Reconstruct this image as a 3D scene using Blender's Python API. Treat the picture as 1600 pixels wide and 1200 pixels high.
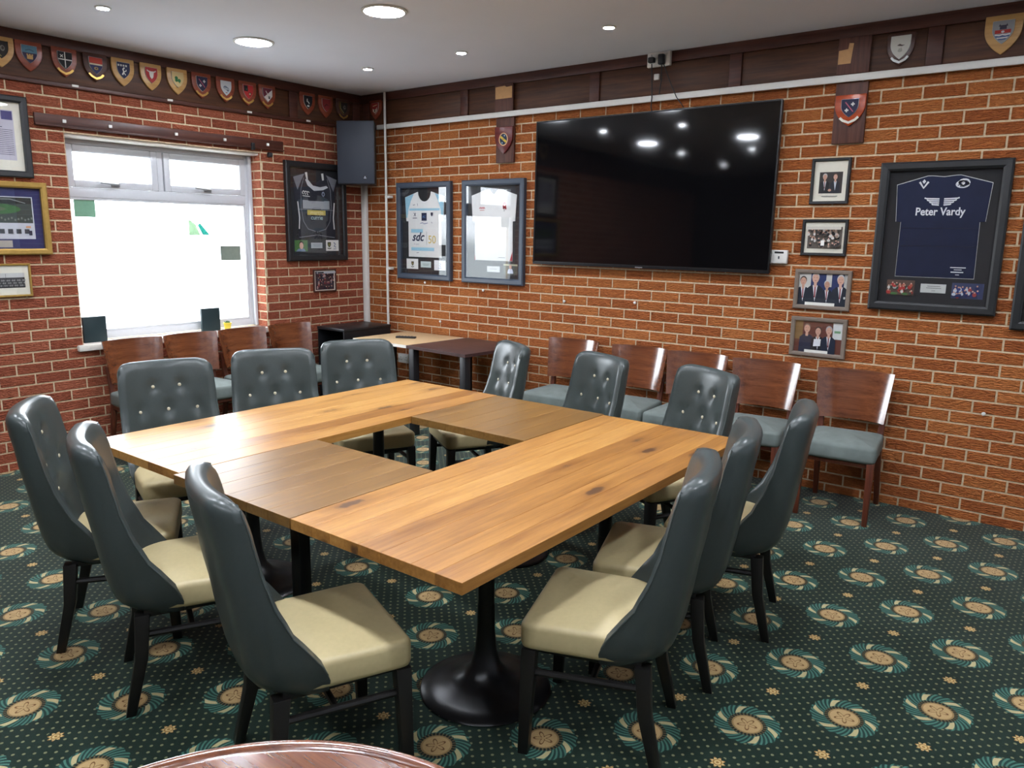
import bpy, bmesh, math, random
from mathutils import Vector, Matrix
random.seed(7)
PI = math.pi
SC = bpy.context.scene
COL = SC.collection
for o in list(bpy.data.objects): bpy.data.objects.remove(o)

# ------------------------------------------------------------------ camera
FPX = 1207.3
cam = bpy.data.cameras.new('camera'); cam_o = bpy.data.objects.new('camera', cam); COL.objects.link(cam_o)
cam.sensor_fit = 'HORIZONTAL'; cam.sensor_width = 36.0; cam.lens = FPX / 1600 * 36.0; cam.clip_start = 0.02
def camera_matrix(loc, yaw, pitch, roll):
    f = Vector((-math.sin(yaw)*math.cos(pitch), math.cos(yaw)*math.cos(pitch), math.sin(pitch)))
    r = Vector((math.cos(yaw), math.sin(yaw), 0)); u = r.cross(f)
    r2 = r*math.cos(roll) + u*math.sin(roll); u2 = -r*math.sin(roll) + u*math.cos(roll)
    m = Matrix((r2, u2, -f)).transposed().to_4x4(); m.translation = Vector(loc); return m
CAMLOC = Vector((5.8631, -5.1901, 1.6537))
CAMM = camera_matrix(CAMLOC, 0.65799, -0.19143, 0.01405)
cam_o.matrix_world = CAMM
SC.camera = cam_o
def to_px(p):
    q = CAMM.inverted() @ Vector(p)
    if q.z > -0.05: return None
    return (800 + FPX*q.x/-q.z, 600 - FPX*q.y/-q.z, -q.z)

# ------------------------------------------------------------------ sky, exposure
world = bpy.data.worlds.new('overcast_sky'); SC.world = world; world.use_nodes = True
bg = world.node_tree.nodes['Background']
wt = world.node_tree; tcw = wt.nodes.new('ShaderNodeTexCoord'); sxw = wt.nodes.new('ShaderNodeSeparateXYZ'); rmw = wt.nodes.new('ShaderNodeValToRGB')
wt.links.new(tcw.outputs['Generated'], sxw.inputs[0])
mpw = wt.nodes.new('ShaderNodeMapRange'); wt.links.new(sxw.outputs[2], mpw.inputs[0]); mpw.inputs[1].default_value = -0.1; mpw.inputs[2].default_value = 0.1
wt.links.new(mpw.outputs[0], rmw.inputs[0])
rmw.color_ramp.elements[0].color = (0.40, 0.45, 0.48, 1)      # wet grey-green ground below the horizon
rmw.color_ramp.elements[1].color = (0.86, 0.93, 1.0, 1)      # even overcast above it
rmw.color_ramp.elements[0].position = 0.42; rmw.color_ramp.elements[1].position = 0.5
wt.links.new(rmw.outputs[0], bg.inputs['Color']); bg.inputs['Strength'].default_value = 3.9
vs = SC.view_settings
vs.view_transform = 'Standard'; vs.look = 'None'; vs.exposure = 1.88; vs.gamma = 1.0; vs.use_curve_mapping = False
SC.display_settings.display_device = 'sRGB'
PANEL_E, SPOT_E = 44.0, 85.0

# room: TV wall is the plane y=0, window wall the plane x=0, floor z=0
RX, RY, RH = 8.4, -7.6, 2.915
por = bpy.data.lights.new('window_portal', 'AREA'); por.shape = 'RECTANGLE'; por.size = 1.56; por.size_y = 1.46
por.cycles.is_portal = True
por_o = bpy.data.objects.new('window_portal', por); COL.objects.link(por_o)
por_o.location = (-0.24, -1.92, 1.57); por_o.rotation_euler = (0, -PI/2, 0)

# ------------------------------------------------------------------ helpers
def lin(c):
    f = lambda v: v/12.92 if v <= 0.04045 else ((v+0.055)/1.055)**2.4
    return tuple(f(x/255.0) for x in c[:3])
def lin4(c): return lin(c) + (1.0,)

class MB:
    """collects geometry for ONE mesh object"""
    def __init__(s): s.v = []; s.f = []
    def add(s, vs_, fs):
        b = len(s.v); s.v += [tuple(p) for p in vs_]; s.f += [tuple(i+b for i in f) for f in fs]; return s
    def box(s, x0, x1, y0, y1, z0, z1):
        return s.add([(x0,y0,z0),(x1,y0,z0),(x1,y1,z0),(x0,y1,z0),(x0,y0,z1),(x1,y0,z1),(x1,y1,z1),(x0,y1,z1)],
                     [(0,3,2,1),(4,5,6,7),(0,1,5,4),(1,2,6,5),(2,3,7,6),(3,0,4,7)])
    def prism(s, poly, y0, y1):
        """poly in (x,z), anticlockwise seen from -y; y0 front (smaller y), y1 back"""
        n = len(poly)
        return s.add([(x,y0,z) for x,z in poly] + [(x,y1,z) for x,z in poly],
                     [tuple(range(n)), tuple(reversed(range(n,2*n)))] + [(i, i+n, (i+1)%n+n, (i+1)%n) for i in range(n)])
    def lathe(s, prof, n=24, c=(0,0)):
        k = len(prof); vs_ = []
        for i in range(n):
            a = 2*PI*i/n
            vs_ += [(c[0]+r*math.cos(a), c[1]+r*math.sin(a), z) for r, z in prof]
        fs = []
        for i in range(n):
            j = (i+1) % n
            for q in range(k-1): fs.append((i*k+q, j*k+q, j*k+q+1, i*k+q+1))
        if prof[0][0] > 1e-6: fs.append(tuple(reversed([i*k for i in range(n)])))
        if prof[-1][0] > 1e-6: fs.append(tuple(i*k+k-1 for i in range(n)))
        return s.add(vs_, fs)
    def tube(s, pts, r, n=8, caps=True):
        pts = [Vector(p) for p in pts]; b = []
        rr = r if isinstance(r, (list, tuple)) else [r]*len(pts)
        for i, p in enumerate(pts):
            d = (pts[min(i+1, len(pts)-1)] - pts[max(i-1, 0)]).normalized()
            up = Vector((0,0,1)) if abs(d.z) < 0.9 else Vector((1,0,0))
            a = d.cross(up).normalized(); c = a.cross(d)
            b += [p + rr[i]*(a*math.cos(2*PI*k/n) + c*math.sin(2*PI*k/n)) for k in range(n)]
        fs = [(i*n+k, (i+1)*n+k, (i+1)*n+(k+1)%n, i*n+(k+1)%n) for i in range(len(pts)-1) for k in range(n)]
        if caps: fs += [tuple(range(n)), tuple(reversed(range((len(pts)-1)*n, len(pts)*n)))]
        return s.add(b, fs)
    def loft(s, rings, closed=True, caps=True):
        n = len(rings[0]); b = [p for r in rings for p in r]; fs = []
        for i in range(len(rings)-1):
            for k in range(n if closed else n-1):
                fs.append((i*n+k, i*n+(k+1)%n, (i+1)*n+(k+1)%n, (i+1)*n+k))
        if caps: fs += [tuple(reversed(range(n))), tuple(range((len(rings)-1)*n, len(rings)*n))]
        return s.add(b, fs)
    def mesh(s, name, bevel=0, seg=2, smooth=True, angle=25, weld=False):
        me = bpy.data.meshes.new(name); me.from_pydata(s.v, [], s.f)
        bm = bmesh.new(); bm.from_mesh(me)
        if weld: bmesh.ops.remove_doubles(bm, verts=bm.verts, dist=1e-5)
        if bevel:
            es = [e for e in bm.edges if len(e.link_faces) == 2 and e.calc_face_angle(0) > 0.5]
            bmesh.ops.bevel(bm, geom=es, offset=bevel, segments=seg, profile=0.5, affect='EDGES', clamp_overlap=True)
        bmesh.ops.recalc_face_normals(bm, faces=bm.faces)
        bm.to_mesh(me); bm.free()
        if smooth:
            me.shade_smooth(); me.set_sharp_from_angle(angle=math.radians(angle))
        return me
    def obj(s, name, mat, parent=None, **kw):
        return put(name, s.mesh(name, **kw), mat, parent)

def put(name, me, mat, parent=None):
    if mat is not None and not me.materials: me.materials.append(MAT[mat] if isinstance(mat, str) else mat)
    o = bpy.data.objects.new(name, me); COL.objects.link(o)
    if parent is not None: o.parent = parent
    return o
def tag(o, label, cat, group=None):
    o['label'] = label; o['category'] = cat
    if group: o['group'] = group
    return o
def thing(name, label, cat, loc=(0,0,0), rotz=0.0, group=None):
    o = bpy.data.objects.new(name, None); COL.objects.link(o); o.empty_display_size = 0.1
    o.location = loc; o.rotation_euler = (0, 0, rotz)
    return tag(o, label, cat, group)
def struct(o): o['kind'] = 'structure'; return o
def copy_tree(o, parent=None):
    c = o.copy(); COL.objects.link(c); c.parent = parent
    for ch in KIDS(o): copy_tree(ch, c)
    return c
def KIDS(o): return [x for x in bpy.data.objects if x.parent == o]

# ------------------------------------------------------------------ node building
class NT:
    def __init__(s, name):
        s.m = bpy.data.materials.new(name); s.m.use_nodes = True; s.t = s.m.node_tree
        s.n = s.t.nodes; s.b = s.n['Principled BSDF']; s.out = s.n['Material Output']
    def node(s, ty, **kw):
        n = s.n.new(ty)
        for k, v in kw.items(): setattr(n, k, v)
        return n
    def put(s, sock, v):
        if hasattr(v, 'links'): s.t.links.new(v, sock)
        else: sock.default_value = v
    def math(s, op, a, b=0.0, c=None):
        n = s.node('ShaderNodeMath', operation=op); s.put(n.inputs[0], a); s.put(n.inputs[1], b)
        if c is not None: s.put(n.inputs[2], c)
        return n.outputs[0]
    def mix(s, fac, a, b, blend='MIX'):
        n = s.node('ShaderNodeMix', data_type='RGBA', blend_type=blend)
        s.put(n.inputs[0], fac); s.put(n.inputs[6], a); s.put(n.inputs[7], b); return n.outputs[2]
    def pos(s): return s.node('ShaderNodeNewGeometry').outputs['Position']
    def objc(s): return s.node('ShaderNodeTexCoord').outputs['Object']
    def xyz(s, v):
        n = s.node('ShaderNodeSeparateXYZ'); s.put(n.inputs[0], v); return n.outputs
    def comb(s, x, y, z):
        n = s.node('ShaderNodeCombineXYZ'); s.put(n.inputs[0], x); s.put(n.inputs[1], y); s.put(n.inputs[2], z); return n.outputs[0]
    def scale(s, v, sc):
        n = s.node('ShaderNodeMapping'); s.put(n.inputs[0], v); n.inputs[3].default_value = sc; return n.outputs[0]
    def noise(s, v, scale=5.0, detail=2.0, rough=0.5, col=False):
        n = s.node('ShaderNodeTexNoise'); s.put(n.inputs['Vector'], v)
        n.inputs['Scale'].default_value = scale; n.inputs['Detail'].default_value = detail; n.inputs['Roughness'].default_value = rough
        return n.outputs['Color' if col else 'Fac']
    def white(s, v):
        n = s.node('ShaderNodeTexWhiteNoise', noise_dimensions='3D'); s.put(n.inputs['Vector'], v); return n.outputs['Value']
    def ramp(s, f, stops):
        n = s.node('ShaderNodeValToRGB'); s.put(n.inputs[0], f); e = n.color_ramp.elements
        while len(e) < len(stops): e.new(0.5)
        for x, (p, c) in zip(e, stops): x.position = p; x.color = c if len(c) == 4 else tuple(c)+(1,)
        return n.outputs[0]
    def smooth(s, v, a, b):
        n = s.node('ShaderNodeMapRange', interpolation_type='SMOOTHSTEP'); s.put(n.inputs[0], v)
        n.inputs[1].default_value = a; n.inputs[2].default_value = b; return n.outputs[0]
    def bump(s, h, strength, dist):
        n = s.node('ShaderNodeBump'); s.put(n.inputs['Height'], h); n.inputs['Strength'].default_value = strength
        n.inputs['Distance'].default_value = dist; s.t.links.new(n.outputs[0], s.b.inputs['Normal'])
    def done(s, col=None, rough=None, metal=None, spec=None):
        if col is not None: s.put(s.b.inputs['Base Color'], col)
        if rough is not None: s.put(s.b.inputs['Roughness'], rough)
        if metal is not None: s.put(s.b.inputs['Metallic'], metal)
        if spec is not None: s.put(s.b.inputs['Specular IOR Level'], spec)
        return s.m
MAT = {}
def plain(name, rgb, rough=0.5, metal=0.0, spec=0.5, var=0.06, nscale=40.0, bump=0.0):
    t = NT(name); c = lin4(rgb)
    n = t.noise(t.objc(), nscale, 3)
    lo = tuple(x*(1-var*2) for x in c[:3])+(1,); hi = tuple(min(1, x*(1+var*2)) for x in c[:3])+(1,)
    if bump: t.bump(n, bump, 0.002)
    MAT[name] = t.done(t.mix(n, lo, hi), rough, metal, spec); return MAT[name]
def emit(name, rgb, strength):
    t = NT(name); e = t.node('ShaderNodeEmission'); e.inputs[0].default_value = lin4(rgb); e.inputs[1].default_value = strength
    t.t.links.new(e.outputs[0], t.out.inputs[0]); MAT[name] = t.m
def glass(name, tint=(1,1,1,1), ior=1.5, rough=0.0):
    t = NT(name); tr = t.node('ShaderNodeBsdfTransparent'); tr.inputs[0].default_value = tint
    g = t.node('ShaderNodeBsdfGlossy'); g.inputs['Roughness'].default_value = rough
    f = t.node('ShaderNodeFresnel'); bf = t.node('ShaderNodeNewGeometry').outputs['Backfacing']
    t.put(f.inputs[0], t.math('ADD', ior, t.math('MULTIPLY', bf, 1.0/ior-ior)))
    m = t.node('ShaderNodeMixShader'); t.t.links.new(f.outputs[0], m.inputs[0]); t.t.links.new(tr.outputs[0], m.inputs[1]); t.t.links.new(g.outputs[0], m.inputs[2])
    t.t.links.new(m.outputs[0], t.out.inputs[0]); MAT[name] = t.m
def wood(name, dark, light, axis='x', rough=0.35, scale=1.0, spec=0.5, bump=0.15, rand=0.0, world_=False):
    t = NT(name); v = t.pos() if world_ else t.objc()
    st = {'x': (0.8, 14, 14), 'y': (14, 0.8, 14), 'z': (14, 14, 0.8)}[axis]
    st = tuple(q*scale for q in st)
    a = t.noise(t.scale(v, st), 3.0, 4, 0.6); b = t.noise(t.scale(v, tuple(q*5 for q in st)), 3.0, 2, 0.5)
    f = t.math('ADD', t.math('MULTIPLY', a, 0.75), t.math('MULTIPLY', b, 0.25))
    if rand:
        r = t.node('ShaderNodeObjectInfo').outputs['Random']
        f = t.math('ADD', f, t.math('MULTIPLY', t.math('SUBTRACT', r, 0.5), rand))
    c = t.ramp(f, [(0.3, lin4(dark)), (0.72, lin4(light))])
    if bump: t.bump(b, bump, 0.001)
    MAT[name] = t.done(c, rough, 0, spec)

# ---- bricks (rustic wire-cut faces)
BL, BC, BOFF = 0.225, 0.075, 0.27
def brick_mat(name, phase, c0, c1, c2):
    t = NT(name); p = t.pos(); x, y, z = t.xyz(p)
    row = t.math('FLOOR', t.math('ADD', t.math('DIVIDE', z, BC), BOFF))
    sh = t.math('MULTIPLY', t.math('PINGPONG', t.math('ADD', row, phase), 1.0), 0.5)
    cx = t.math('FLOOR', t.math('ADD', t.math('DIVIDE', t.math('SUBTRACT', x, y), BL), sh))
    rnd = t.white(t.comb(cx, row, 3.1))
    n1 = t.noise(t.scale(p, (9, 9, 22)), 3.0, 3, 0.6); n2 = t.noise(p, 150, 2)
    f = t.math('ADD', t.math('MULTIPLY', rnd, 0.36), t.math('MULTIPLY', n1, 0.64))
    c = t.ramp(f, [(0.15, lin4(c0)), (0.5, lin4(c1)), (0.85, lin4(c2))])
    c = t.mix(t.math('MULTIPLY', t.smooth(n2, 0.55, 0.75), 0.35), c, lin4((96, 50, 36)))
    w = t.noise(t.scale(p, (16, 16, 62)), 2.2, 2.5, 0.55)
    t.bump(t.smooth(w, 0.32, 0.68), 1.0, 0.012)
    MAT[name] = t.done(c, 0.82, 0, 0.25)
brick_mat('brick_back', 0.0, (152, 80, 42), (182, 104, 54), (204, 130, 72)); brick_mat('brick_left_flare', 1.0, (138, 70, 50), (166, 90, 64), (186, 110, 82))  # window-wall copy of the same brick, lens flare's reddish cast put into its colour
def mortar():
    t = NT('mortar'); n = t.noise(t.pos(), 60, 3)
    t.bump(n, 0.3, 0.003)
    MAT['mortar'] = t.done(t.ramp(n, [(0.3, lin4((190, 166, 134))), (0.7, lin4((216, 194, 162)))]), 0.9, 0, 0.2)
mortar()

# ---- carpet: wreath medallions, rosettes and pin dots (flat woven print)
def carpet():
    t = NT('carpet'); M_ = t.math; p = t.pos(); X, Y, _ = t.xyz(p); S = 0.2525
    px = M_('SUBTRACT', X, 5.05); py = M_('SUBTRACT', Y, -2.78)
    u = M_('DIVIDE', M_('ADD', px, py), 2*S); v = M_('DIVIDE', M_('SUBTRACT', px, py), 2*S)
    def loc(off):
        a = M_('SUBTRACT', u, off); b = M_('SUBTRACT', v, off)
        fa = M_('SUBTRACT', a, M_('ROUND', a)); fb = M_('SUBTRACT', b, M_('ROUND', b))
        dx = M_('MULTIPLY', M_('ADD', fa, fb), S); dy = M_('MULTIPLY', M_('SUBTRACT', fa, fb), S)
        r = M_('SQRT', M_('ADD', M_('MULTIPLY', dx, dx), M_('MULTIPLY', dy, dy)))
        return r, M_('ARCTAN2', dy, dx)
    r, th = loc(0.0); r2, th2 = loc(0.5)
    fuzz = t.noise(p, 420, 2); fz2 = t.noise(p, 60, 3)
    ground = t.mix(fz2, lin4((17, 34, 27)), lin4((25, 46, 36)))
    # pin dots in a diagonal half-drop
    D = 0.0229
    ax = M_('DIVIDE', X, D); ay = M_('DIVIDE', Y, D)
    a = M_('ADD', ax, ay); b = M_('SUBTRACT', ax, ay)
    a = M_('DIVIDE', a, 2.0); b = M_('DIVIDE', b, 2.0)
    fa = M_('SUBTRACT', a, M_('ROUND', a)); fb = M_('SUBTRACT', b, M_('ROUND', b))
    dd = M_('SQRT', M_('ADD', M_('MULTIPLY', fa, fa), M_('MULTIPLY', fb, fb)))
    dot = M_('SUBTRACT', 1.0, t.smooth(dd, 0.12, 0.2))
    col = t.mix(M_('MULTIPLY', dot, 0.75), ground, lin4((138, 140, 104)))
    # rosette
    pet = M_('ADD', 0.021, M_('MULTIPLY', M_('COSINE', M_('MULTIPLY', th2, 8.0)), 0.005))
    clear2 = M_('LESS_THAN', r2, 0.033)
    col = t.mix(clear2, col, ground)
    ros = M_('LESS_THAN', r2, pet)
    rc = t.mix(M_('GREATER_THAN', M_('SINE', M_('MULTIPLY', r2, 600.0)), 0.2), lin4((205, 178, 120)), lin4((150, 112, 62)))
    col = t.mix(ros, col, rc)
    # medallion
    inside = M_('LESS_THAN', r, M_('ADD', 0.111, M_('MULTIPLY', M_('COSINE', M_('MULTIPLY', th, 18.0)), 0.003)))
    twist = M_('SINE', M_('ADD', M_('MULTIPLY', th, 34.0), M_('MULTIPLY', r, 260.0)))
    wr = t.mix(t.smooth(twist, -0.3, 0.6), lin4((26, 58, 52)), lin4((74, 120, 106)))
    rib = M_('COSINE', M_('ADD', M_('MULTIPLY', th, 6.0), M_('MULTIPLY', r, 62.0)))
    ribm = M_('MULTIPLY', M_('GREATER_THAN', rib, 0.72), M_('MULTIPLY', M_('GREATER_THAN', r, 0.068), M_('LESS_THAN', r, 0.104)))
    wr = t.mix(t.math('MULTIPLY', ribm, 0.9), wr, lin4((196, 182, 134)))
    inner = M_('LESS_THAN', r, 0.064)
    bead = t.mix(M_('GREATER_THAN', M_('SINE', M_('MULTIPLY', th, 30.0)), 0.3), lin4((14, 26, 22)), lin4((96, 84, 54)))
    wr = t.mix(inner, wr, bead)
    disc = M_('LESS_THAN', r, 0.052)
    star = M_('SUBTRACT', r, M_('ADD', 0.02, M_('MULTIPLY', M_('COSINE', M_('MULTIPLY', th, 5.0)), 0.012)))
    dc = t.mix(M_('LESS_THAN', M_('ABSOLUTE', star), 0.0035), lin4((188, 158, 110)), lin4((118, 84, 48)))
    dc = t.mix(M_('MULTIPLY', M_('GREATER_THAN', r, 0.046), 0.6), dc, lin4((122, 96, 56)))
    wr = t.mix(disc, wr, dc)
    col = t.mix(inside, col, wr)
    col = t.mix(M_('MULTIPLY', t.smooth(fuzz, 0.35, 0.7), 0.3), col, lin4((20, 30, 24)))
    t.bump(fuzz, 0.4, 0.002)
    t.b.inputs['Sheen Weight'].default_value = 0.25; t.b.inputs['Sheen Roughness'].default_value = 0.4
    MAT['carpet'] = t.done(col, 0.9, 0, 0.15)
carpet()

# ---- oak table tops
def oak(name, dark, mid, light, knots=True):
    t = NT(name); p = t.pos(); r = t.node('ShaderNodeObjectInfo').outputs['Random']
    x, y, z = t.xyz(p)
    q = t.comb(t.math('ADD', x, t.math('MULTIPLY', r, 7.0)), t.math('ADD', y, t.math('MULTIPLY', r, 31.0)), z)
    g = t.noise(t.scale(q, (22, 1.1, 22)), 3.0, 4, 0.6); g2 = t.noise(t.scale(q, (4, 0.7, 4)), 2.0, 2)
    pores = t.noise(t.scale(q, (190, 8, 190)), 3.0, 2)
    f = t.math('ADD', t.math('MULTIPLY', g, 0.55), t.math('ADD', t.math('MULTIPLY', g2, 0.35), t.math('MULTIPLY', r, 0.36 if knots else 0.1)))
    c = t.ramp(f, [(0.3, lin4(dark)), (0.58, lin4(mid)), (0.84, lin4(light))])
    c = t.mix(t.math('MULTIPLY', t.smooth(pores, 0.56, 0.72), 0.35), c, lin4(dark))
    if knots:
        vo = t.node('ShaderNodeTexVoronoi'); t.put(vo.inputs['Vector'], t.scale(q, (7.5, 2.6, 7.5))); vo.inputs['Scale'].default_value = 1.0
        wob = t.math('ADD', vo.outputs['Distance'], t.math('MULTIPLY', t.math('SUBTRACT', t.noise(q, 38, 3), 0.5), 0.16))
        k = t.math('SUBTRACT', 1.0, t.smooth(wob, 0.1, 0.19)); halo = t.math('SUBTRACT', 1.0, t.smooth(wob, 0.14, 0.42))
        cs = t.node('ShaderNodeSeparateColor'); t.put(cs.inputs[0], vo.outputs['Color'])
        sel = t.math('GREATER_THAN', cs.outputs[0], 0.42)
        c = t.mix(t.math('MULTIPLY', t.math('MULTIPLY', halo, sel), 0.45), c, lin4(dark))
        c = t.mix(t.math('MULTIPLY', t.math('MULTIPLY', k, sel), 0.85), c, lin4((74, 50, 34)))
    t.bump(pores, 0.08, 0.0006)
    MAT[name] = t.done(c, t.math('ADD', 0.27, t.math('MULTIPLY', g, 0.12)), 0, 0.5)
oak('oak_long', (126, 78, 32), (174, 122, 60), (202, 152, 84))
oak('oak_small', (102, 70, 32), (136, 99, 50), (160, 121, 65), knots=False)

plain('ceiling_paint', (228, 231, 241), 0.85, var=0.015, nscale=3)
plain('plaster_far', (224, 226, 232), 0.85, var=0.03, nscale=4)
plain('panelling_dark', (64, 50, 42), 0.7, var=0.08, nscale=3)
plain('leather_grey', (62, 69, 68), 0.3, var=0.05, nscale=90, bump=0.06)
plain('leather_cream', (194, 178, 134), 0.4, var=0.04, nscale=60, bump=0.06)
plain('piping_grey', (70, 78, 76), 0.45)
plain('button_cream', (205, 196, 170), 0.35)
plain('black_wood', (22, 20, 19), 0.42, var=0.1)
plain('cast_iron', (24, 24, 26), 0.3, 0.3, var=0.1)
plain('black_plastic', (26, 27, 30), 0.4, var=0.05)
plain('speaker_grille', (40, 46, 58), 0.55, var=0.12, nscale=400, bump=0.3)
plain('white_plastic', (222, 220, 214), 0.4, var=0.02)
plain('trunking', (214, 212, 206), 0.45, var=0.02)
plain('upvc', (204, 206, 210), 0.35, var=0.02)
plain('seat_fabric', (112, 121, 117), 0.85, var=0.14, nscale=14, bump=0.15)
plain('frame_black', (28, 29, 31), 0.42, var=0.06)
plain('frame_slate', (58, 68, 82), 0.4, var=0.05)
plain('frame_taupe', (118, 104, 92), 0.5, var=0.06)
plain('frame_gold', (176, 142, 74), 0.35, 0.5, var=0.1)
plain('frame_brown', (70, 40, 32), 0.4)
plain('mount_black', (34, 34, 37), 0.85, var=0.03)
plain('mount_cream', (226, 222, 206), 0.85, var=0.02)
plain('mount_navy', (44, 48, 92), 0.85, var=0.03)
plain('plaque_silver', (196, 198, 196), 0.35, 0.4, var=0.03)
plain('cloth_navy', (18, 28, 58), 0.85, var=0.12, nscale=18, bump=0.1)
plain('cloth_white', (224, 224, 222), 0.85, var=0.03, nscale=18, bump=0.1)
plain('cloth_black', (30, 31, 42), 0.8, var=0.1, nscale=18, bump=0.1)
plain('brass', (190, 150, 80), 0.35, 0.7)
plain('steel', (170, 172, 174), 0.3, 0.8)
plain('bare_ply', (196, 150, 98), 0.6, var=0.08)
plain('pot_yellow', (222, 196, 60), 0.5)
plain('leaf_green', (70, 104, 56), 0.6, var=0.2)
plain('teal_card', (22, 44, 48), 0.6, var=0.08)
plain('beige_laminate', (206, 176, 134), 0.45, var=0.04)
plain('white_edge', (220, 214, 204), 0.5)
emit('panel_light', (238, 244, 255), PANEL_E)
emit('spot_light', (240, 246, 255), SPOT_E)
glass('picture_glass', ior=1.5); glass('window_glass', ior=1.45)
glass('green_film', (0.08, 0.24, 0.21, 1)); glass('pale_green_film', (0.24, 0.3, 0.23, 1)); plain('grey_film', (128, 140, 128), 0.7); plain('green_card', (120, 166, 138), 0.7)
wood('panel_wood', (52, 30, 20), (96, 60, 38), 'x', 0.5, 1.0, 0.35)
wood('rail_wood', (54, 28, 22), (92, 52, 40), 'x', 0.42, 1.0, 0.4)
wood('board_wood', (62, 36, 30), (104, 66, 54), 'z', 0.5, 1.0, 0.35)
wood('mahogany', (82, 41, 24), (130, 74, 42), 'x', 0.19, 0.9, 0.6, 0.0)
wood('mahogany_leg', (70, 34, 24), (112, 58, 38), 'z', 0.35)
wood('wenge', (52, 34, 34), (84, 58, 54), 'x', 0.4, 1.2)
wood('shield_red', (112, 50, 34), (156, 76, 48), 'x', 0.3, 1.0)
wood('shield_gold', (176, 132, 74), (208, 166, 104), 'x', 0.35, 1.0)
wood('shield_dark', (58, 36, 30), (92, 56, 44), 'x', 0.3, 1.0)
wood('shield_maroon', (76, 24, 24), (116, 42, 38), 'x', 0.3, 1.0)
wood('shield_orange', (150, 58, 28), (184, 80, 40), 'x', 0.25, 1.0)
for nm in ('mahogany',):
    b_ = MAT[nm].node_tree.nodes['Principled BSDF']; b_.inputs['Coat Weight'].default_value = 1.0; b_.inputs['Coat Roughness'].default_value = 0.16; b_.inputs['Coat IOR'].default_value = 1.6
def screen():
    t = NT('tv_screen'); n = t.noise(t.objc(), 3.0, 2)
    MAT['tv_screen'] = t.done(t.mix(n, lin4((7, 7, 9)), lin4((12, 12, 14))), 0.055, 0, 0.5)
screen()
def print_mat():
    t = NT('printed'); a = t.node('ShaderNodeVertexColor', layer_name='Col')
    n = t.noise(t.objc(), 300, 2)
    MAT['printed'] = t.done(t.mix(t.math('MULTIPLY', n, 0.12), a.outputs[0], (0.1, 0.1, 0.1, 1)), 0.6, 0, 0.3)
print_mat()

# ------------------------------------------------------------------ flat print (photographs, crests, lettering)
def rect(u0, u1, v0, v1): return [(u0,v0),(u1,v0),(u1,v1),(u0,v1)]
def ell(cu, cv, ru, rv=None, n=14, a0=0, a1=2*PI):
    rv = ru if rv is None else rv; full = abs(a1-a0-2*PI) < 1e-6
    k = n if full else n+1
    return [(cu+ru*math.cos(a0+(a1-a0)*i/n), cv+rv*math.sin(a0+(a1-a0)*i/n)) for i in range(k)]
def stroke(pts, w):
    L, R = [], []
    for i, p in enumerate(pts):
        a = pts[max(i-1,0)]; b = pts[min(i+1,len(pts)-1)]
        dx, dy = b[0]-a[0], b[1]-a[1]; l = math.hypot(dx, dy) or 1
        L.append((p[0]-dy/l*w/2, p[1]+dx/l*w/2)); R.append((p[0]+dy/l*w/2, p[1]-dx/l*w/2))
    return R + L[::-1]
TXT = {}
def text_polys(body, size, cu, cv, shear=0.0, bold=0.0, sx=1.0):
    key = (body, shear, bold)
    if key not in TXT:
        cu_ = bpy.data.curves.new('lettering', 'FONT'); cu_.body = body; cu_.size = 1.0; cu_.shear = shear; cu_.offset = bold
        cu_.align_x = 'CENTER'; cu_.align_y = 'CENTER'; cu_.resolution_u = 3
        o = bpy.data.objects.new('lettering', cu_); COL.objects.link(o); bpy.context.view_layer.update()
        me = bpy.data.meshes.new_from_object(o.evaluated_get(bpy.context.evaluated_depsgraph_get()))
        TXT[key] = [[tuple(me.vertices[i].co[:2]) for i in p.vertices] for p in me.polygons]
        bpy.data.objects.remove(o); bpy.data.curves.remove(cu_); bpy.data.meshes.remove(me)
    return [[(cu+x*size*sx, cv+y*size) for x, y in p] for p in TXT[key]]
def prnt(name, parent, shapes, w, step=0.0003):
    """shapes: (rgb, polygon or list of polygons); w = distance in front of the parent's wall plane"""
    vs_, fs, cs = [], [], []
    for i, (c, polys) in enumerate(shapes):
        if polys and isinstance(polys[0][0], (int, float)): polys = [polys]
        for pl in polys:
            area = sum(pl[k][0]*pl[(k+1)%len(pl)][1]-pl[(k+1)%len(pl)][0]*pl[k][1] for k in range(len(pl)))
            if area < 0: pl = pl[::-1]
            b = len(vs_); vs_ += [(x, -(w+i*step), z) for x, z in pl]; fs.append(tuple(range(b, b+len(pl)))); cs.append(lin4(c))
    me = bpy.data.meshes.new(name); me.from_pydata(vs_, [], fs)
    at = me.color_attributes.new('Col', 'FLOAT_COLOR', 'CORNER')
    for p, c in zip(me.polygons, cs):
        for li in p.loop_indices: at.data[li].color = c
    return put(name, me, 'printed', parent)

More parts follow.
